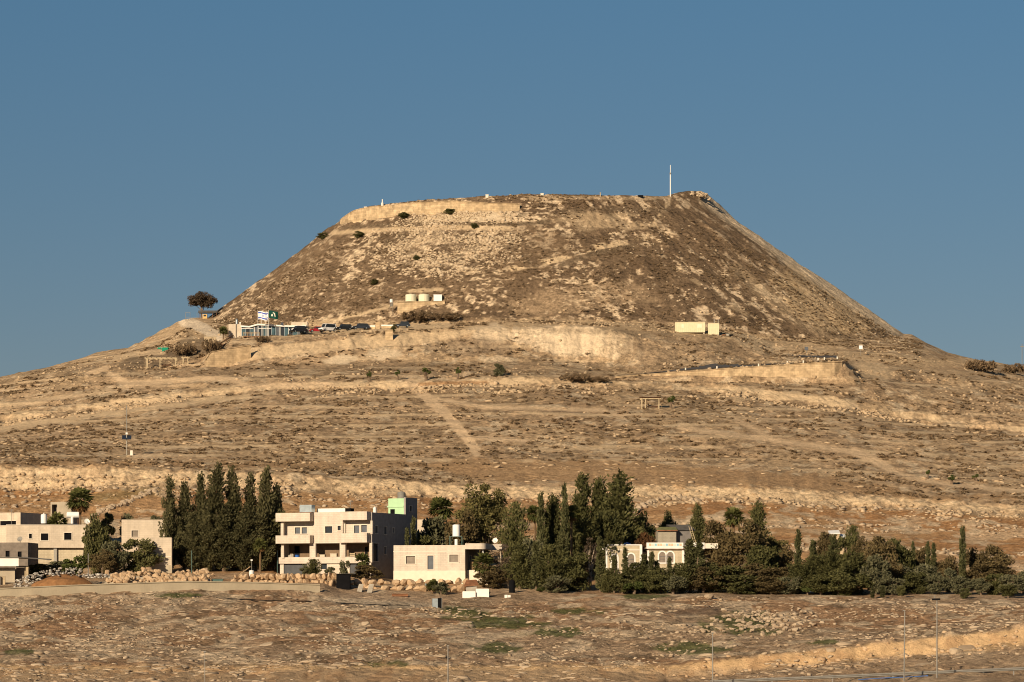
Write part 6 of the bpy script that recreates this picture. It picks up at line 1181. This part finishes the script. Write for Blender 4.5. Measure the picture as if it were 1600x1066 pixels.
x, y, z = surf(664, 917); o = thing('grey_sheet', 'dull grey green metal sheet leaning on the boulder bank', 'sheet', (x, y - 1.0, z)); MB().add([(0,0,-.3),(.8,0,-.3),(.85,.4,.8),(.1,.4,.9),(0,.05,-.3),(.8,.05,-.3),(.85,.45,.8),(.1,.45,.9)],[(0,1,2,3),(7,6,5,4),(0,4,5,1),(1,5,6,2),(2,6,7,3),(3,7,4,0)]).build('sheet','steel',o); bx('prop','wood_dark',o,.3,.4,.46,.9,-.3,.5)
x, y, z = surf(392, 905); o = thing('white_stump', 'white bucket with a lamp post before the cypress row', 'bucket', at(393, 899, 582)); MB().tube([(0,0,-.3),(0,0,.75)],[.32,.38],12).build('bucket','tank_white',o); MB().tube([(0,.3,0),(0,.3,2.3)],.05,6).build('pole','galv',o); bx('lamp_head','white_paint',o,-.15,.15,.15,.4,2.2,2.4)
o = thing('leaning_pole', 'wooden pole leaning among rubble before the cypress row', 'pole', at(362, 905, 581)); MB().tube([(0,0,-.2),(2.8,.4,1.9)],.07,6).build('pole','wood',o); bx('prop','wood',o,1.5,1.6,.2,.3,-.3,1.1)
o = thing('old_bath', 'grey green tub behind the concrete wall', 'tub', at(332, 911, 572)); MB().prism([(.2,-.3),(1.3,-.3),(1.6,.55),(0,.55)],0,.8).build('tub','teal',o); bx('rim','teal',o,-.05,1.65,-.05,.85,.55,.61)
for k, (px, py) in enumerate([(557, 924), (573, 924)]):
    o = thing('leaning_board', ('left','right')[k] + ' weathered grey board leaning on the boulder bank', 'board', at(px, py, 575)); MB().add([(0,0,-.2),(.75,0,-.2),(1.05,.7,1.1),(.35,.7,1.1),(0,.06,-.2),(.75,.06,-.2),(1.05,.76,1.1),(.35,.76,1.1)],[(0,1,2,3),(7,6,5,4),(0,4,5,1),(1,5,6,2),(2,6,7,3),(3,7,4,0)]).build('board','slab',o); bx('batten','slab',o,.3,.8,.25,.3,.35,.45)
x, y, z = surf(625, 932); o = thing('rusty_beam', 'long rusty beam lying before the boulder bank', 'beam', (x, y, z)); bx('web','rust',o,-1.2,1.2,0,.05,.05,.35); bx('flange','rust',o,-1.2,1.2,-.12,.17,.351,.4); bx('flange','rust',o,-1.2,1.2,-.12,.17,0,.049)
for k, (px, py, sx) in enumerate([(1296, 835, 17), (1312, 841, 10)]):
    o = thing('sheet_roof', ('larger','smaller')[k] + ' pale sheet roof of a hut hidden behind the right grove', 'hut', at(px, py, 640)); w = sx/F*640; MB().add([(0,0,0),(w,0,.1),(w,3,.7),(0,3,.6),(0,0,.1),(w,0,.2),(w,3,.8),(0,3,.7)],[(0,3,2,1),(4,5,6,7),(0,1,5,4),(1,2,6,5),(2,3,7,6),(3,0,4,7)]).build('roof','tank_white',o); bx('wall','tan_block',o,.1,w-.1,.2,2.8,-3,-.01)
rubble_line('white rubble seen through the gap in the right grove', [(1222, 872), (1236, 868), (1250, 858), (1290, 862)], 40, .7)

for px, pt, pb, Y, lb in ((18, 795, 812, 630, 'thin television aerial on the far left roof'), (548, 783, 801, 606, 'thin television aerial on the three storey house roof')):
    o = thing('television_aerial', lb, 'aerial', at(px, pb, Y)); h = (pb - pt) / F * Y; MB().tube([(0,0,-1),(0,0,h)], .035, 6).build('mast', 'galv', o)
    for k in range(3): MB().tube([(-.45 + .08 * k, 0, h - .12 - .18 * k), (.45 - .08 * k, 0, h - .12 - .18 * k)], .025, 5).build('element', 'galv', o)
# ------------------------------------------------------------------ near edge: guard rail, poles
gr = thing('guard_rail', 'grey metal guard rail along the bottom right', 'guard rail', at(1100, 1072, 376)); ox, oy, oz = gr.location
def rp(px): return at(px, 1066 + (px - 1105) * (1045 - 1066) / 495.0, 376)
for k in range(13):
    px = 1112 + k * 47.2; x, y, z = rp(px); MB().box(x-ox-.06, x-ox+.06, .05, .2, z-oz-1.2, z-oz+.2).build('post','galv',gr)
for k in range(12):
    a, b = rp(1112 + k*47.2 - 3), rp(1112 + (k+1)*47.2 + 3); v = []
    prof = [(0.04,-.16),(-.04,-.1),(-.04,-.04),(.03,0),(-.04,.04),(-.04,.1),(.04,.16)]
    for p in (a, b): v += [(p[0]-ox, dy - (.004 if k % 2 else 0), p[2]-oz+dz) for dy, dz in prof]
    n = len(prof); link_mesh('beam', v, [(i, i+1, n+i+1, n+i) for i in range(n-1)], 'galv', gr)
for px, pt, lb in ((320, 1019, 'faint thin pole at the bottom left of the field'), (700, 1010, 'thin grey pole with a small head at the bottom centre'), (1113.5, 990, 'thin grey pole at the left end of the guard rail'), (1412.5, 955, 'slightly leaning grey pole behind the guard rail'), (1464, 938, 'tallest thin pole with a lamp head on the right')):
    Y = 372.0; z0 = gz((px-800)/F*Y, Y); x, y, z = at(px, pt, Y); o = thing('thin_pole', lb, 'pole', (x, y, z0)); h = z - z0
    MB().tube([(0,0,-.5),(.08 if px == 1412.5 else 0,0,h)], [.075,.05] if px != 320 else [.045,.03], 8).build('pole','galv',o)
    if px == 1464: bx('lamp_head','black',o,-.5,.3,-.1,.1,h,h+.18); bx('bracket','galv',o,-.25,-.18,-.05,.05,h+.181,h+.45)
    else: bx('cap','galv',o,-.12,.12,-.1,.1,h,h+.1)
o = thing('blue_hose', 'blue pipe lying behind the guard rail', 'pipe', at(1341, 1063, 374)); MB().tube([(0,0,.05),(2.5,.1,.22),(4.6,0,.3),(6.6,.1,.42)],.05,6).build('hose','hose_blue',o); MB().tube([(6.6,.1,.42),(6.8,.1,.43)],.08,6).build('coupling','hose_blue',o)
MBp = MB(); pts_ = [surf(px, py) for px, py in [(300,933),(360,937),(420,940),(480,941),(540,944),(600,947),(640,947)]]
MBp.tube([(x, y, z + .12) for x, y, z in pts_], .07, 6); o = MBp.build('black_pipe', 'black'); tag(o, 'long black water pipe lying below the concrete wall', 'pipe')
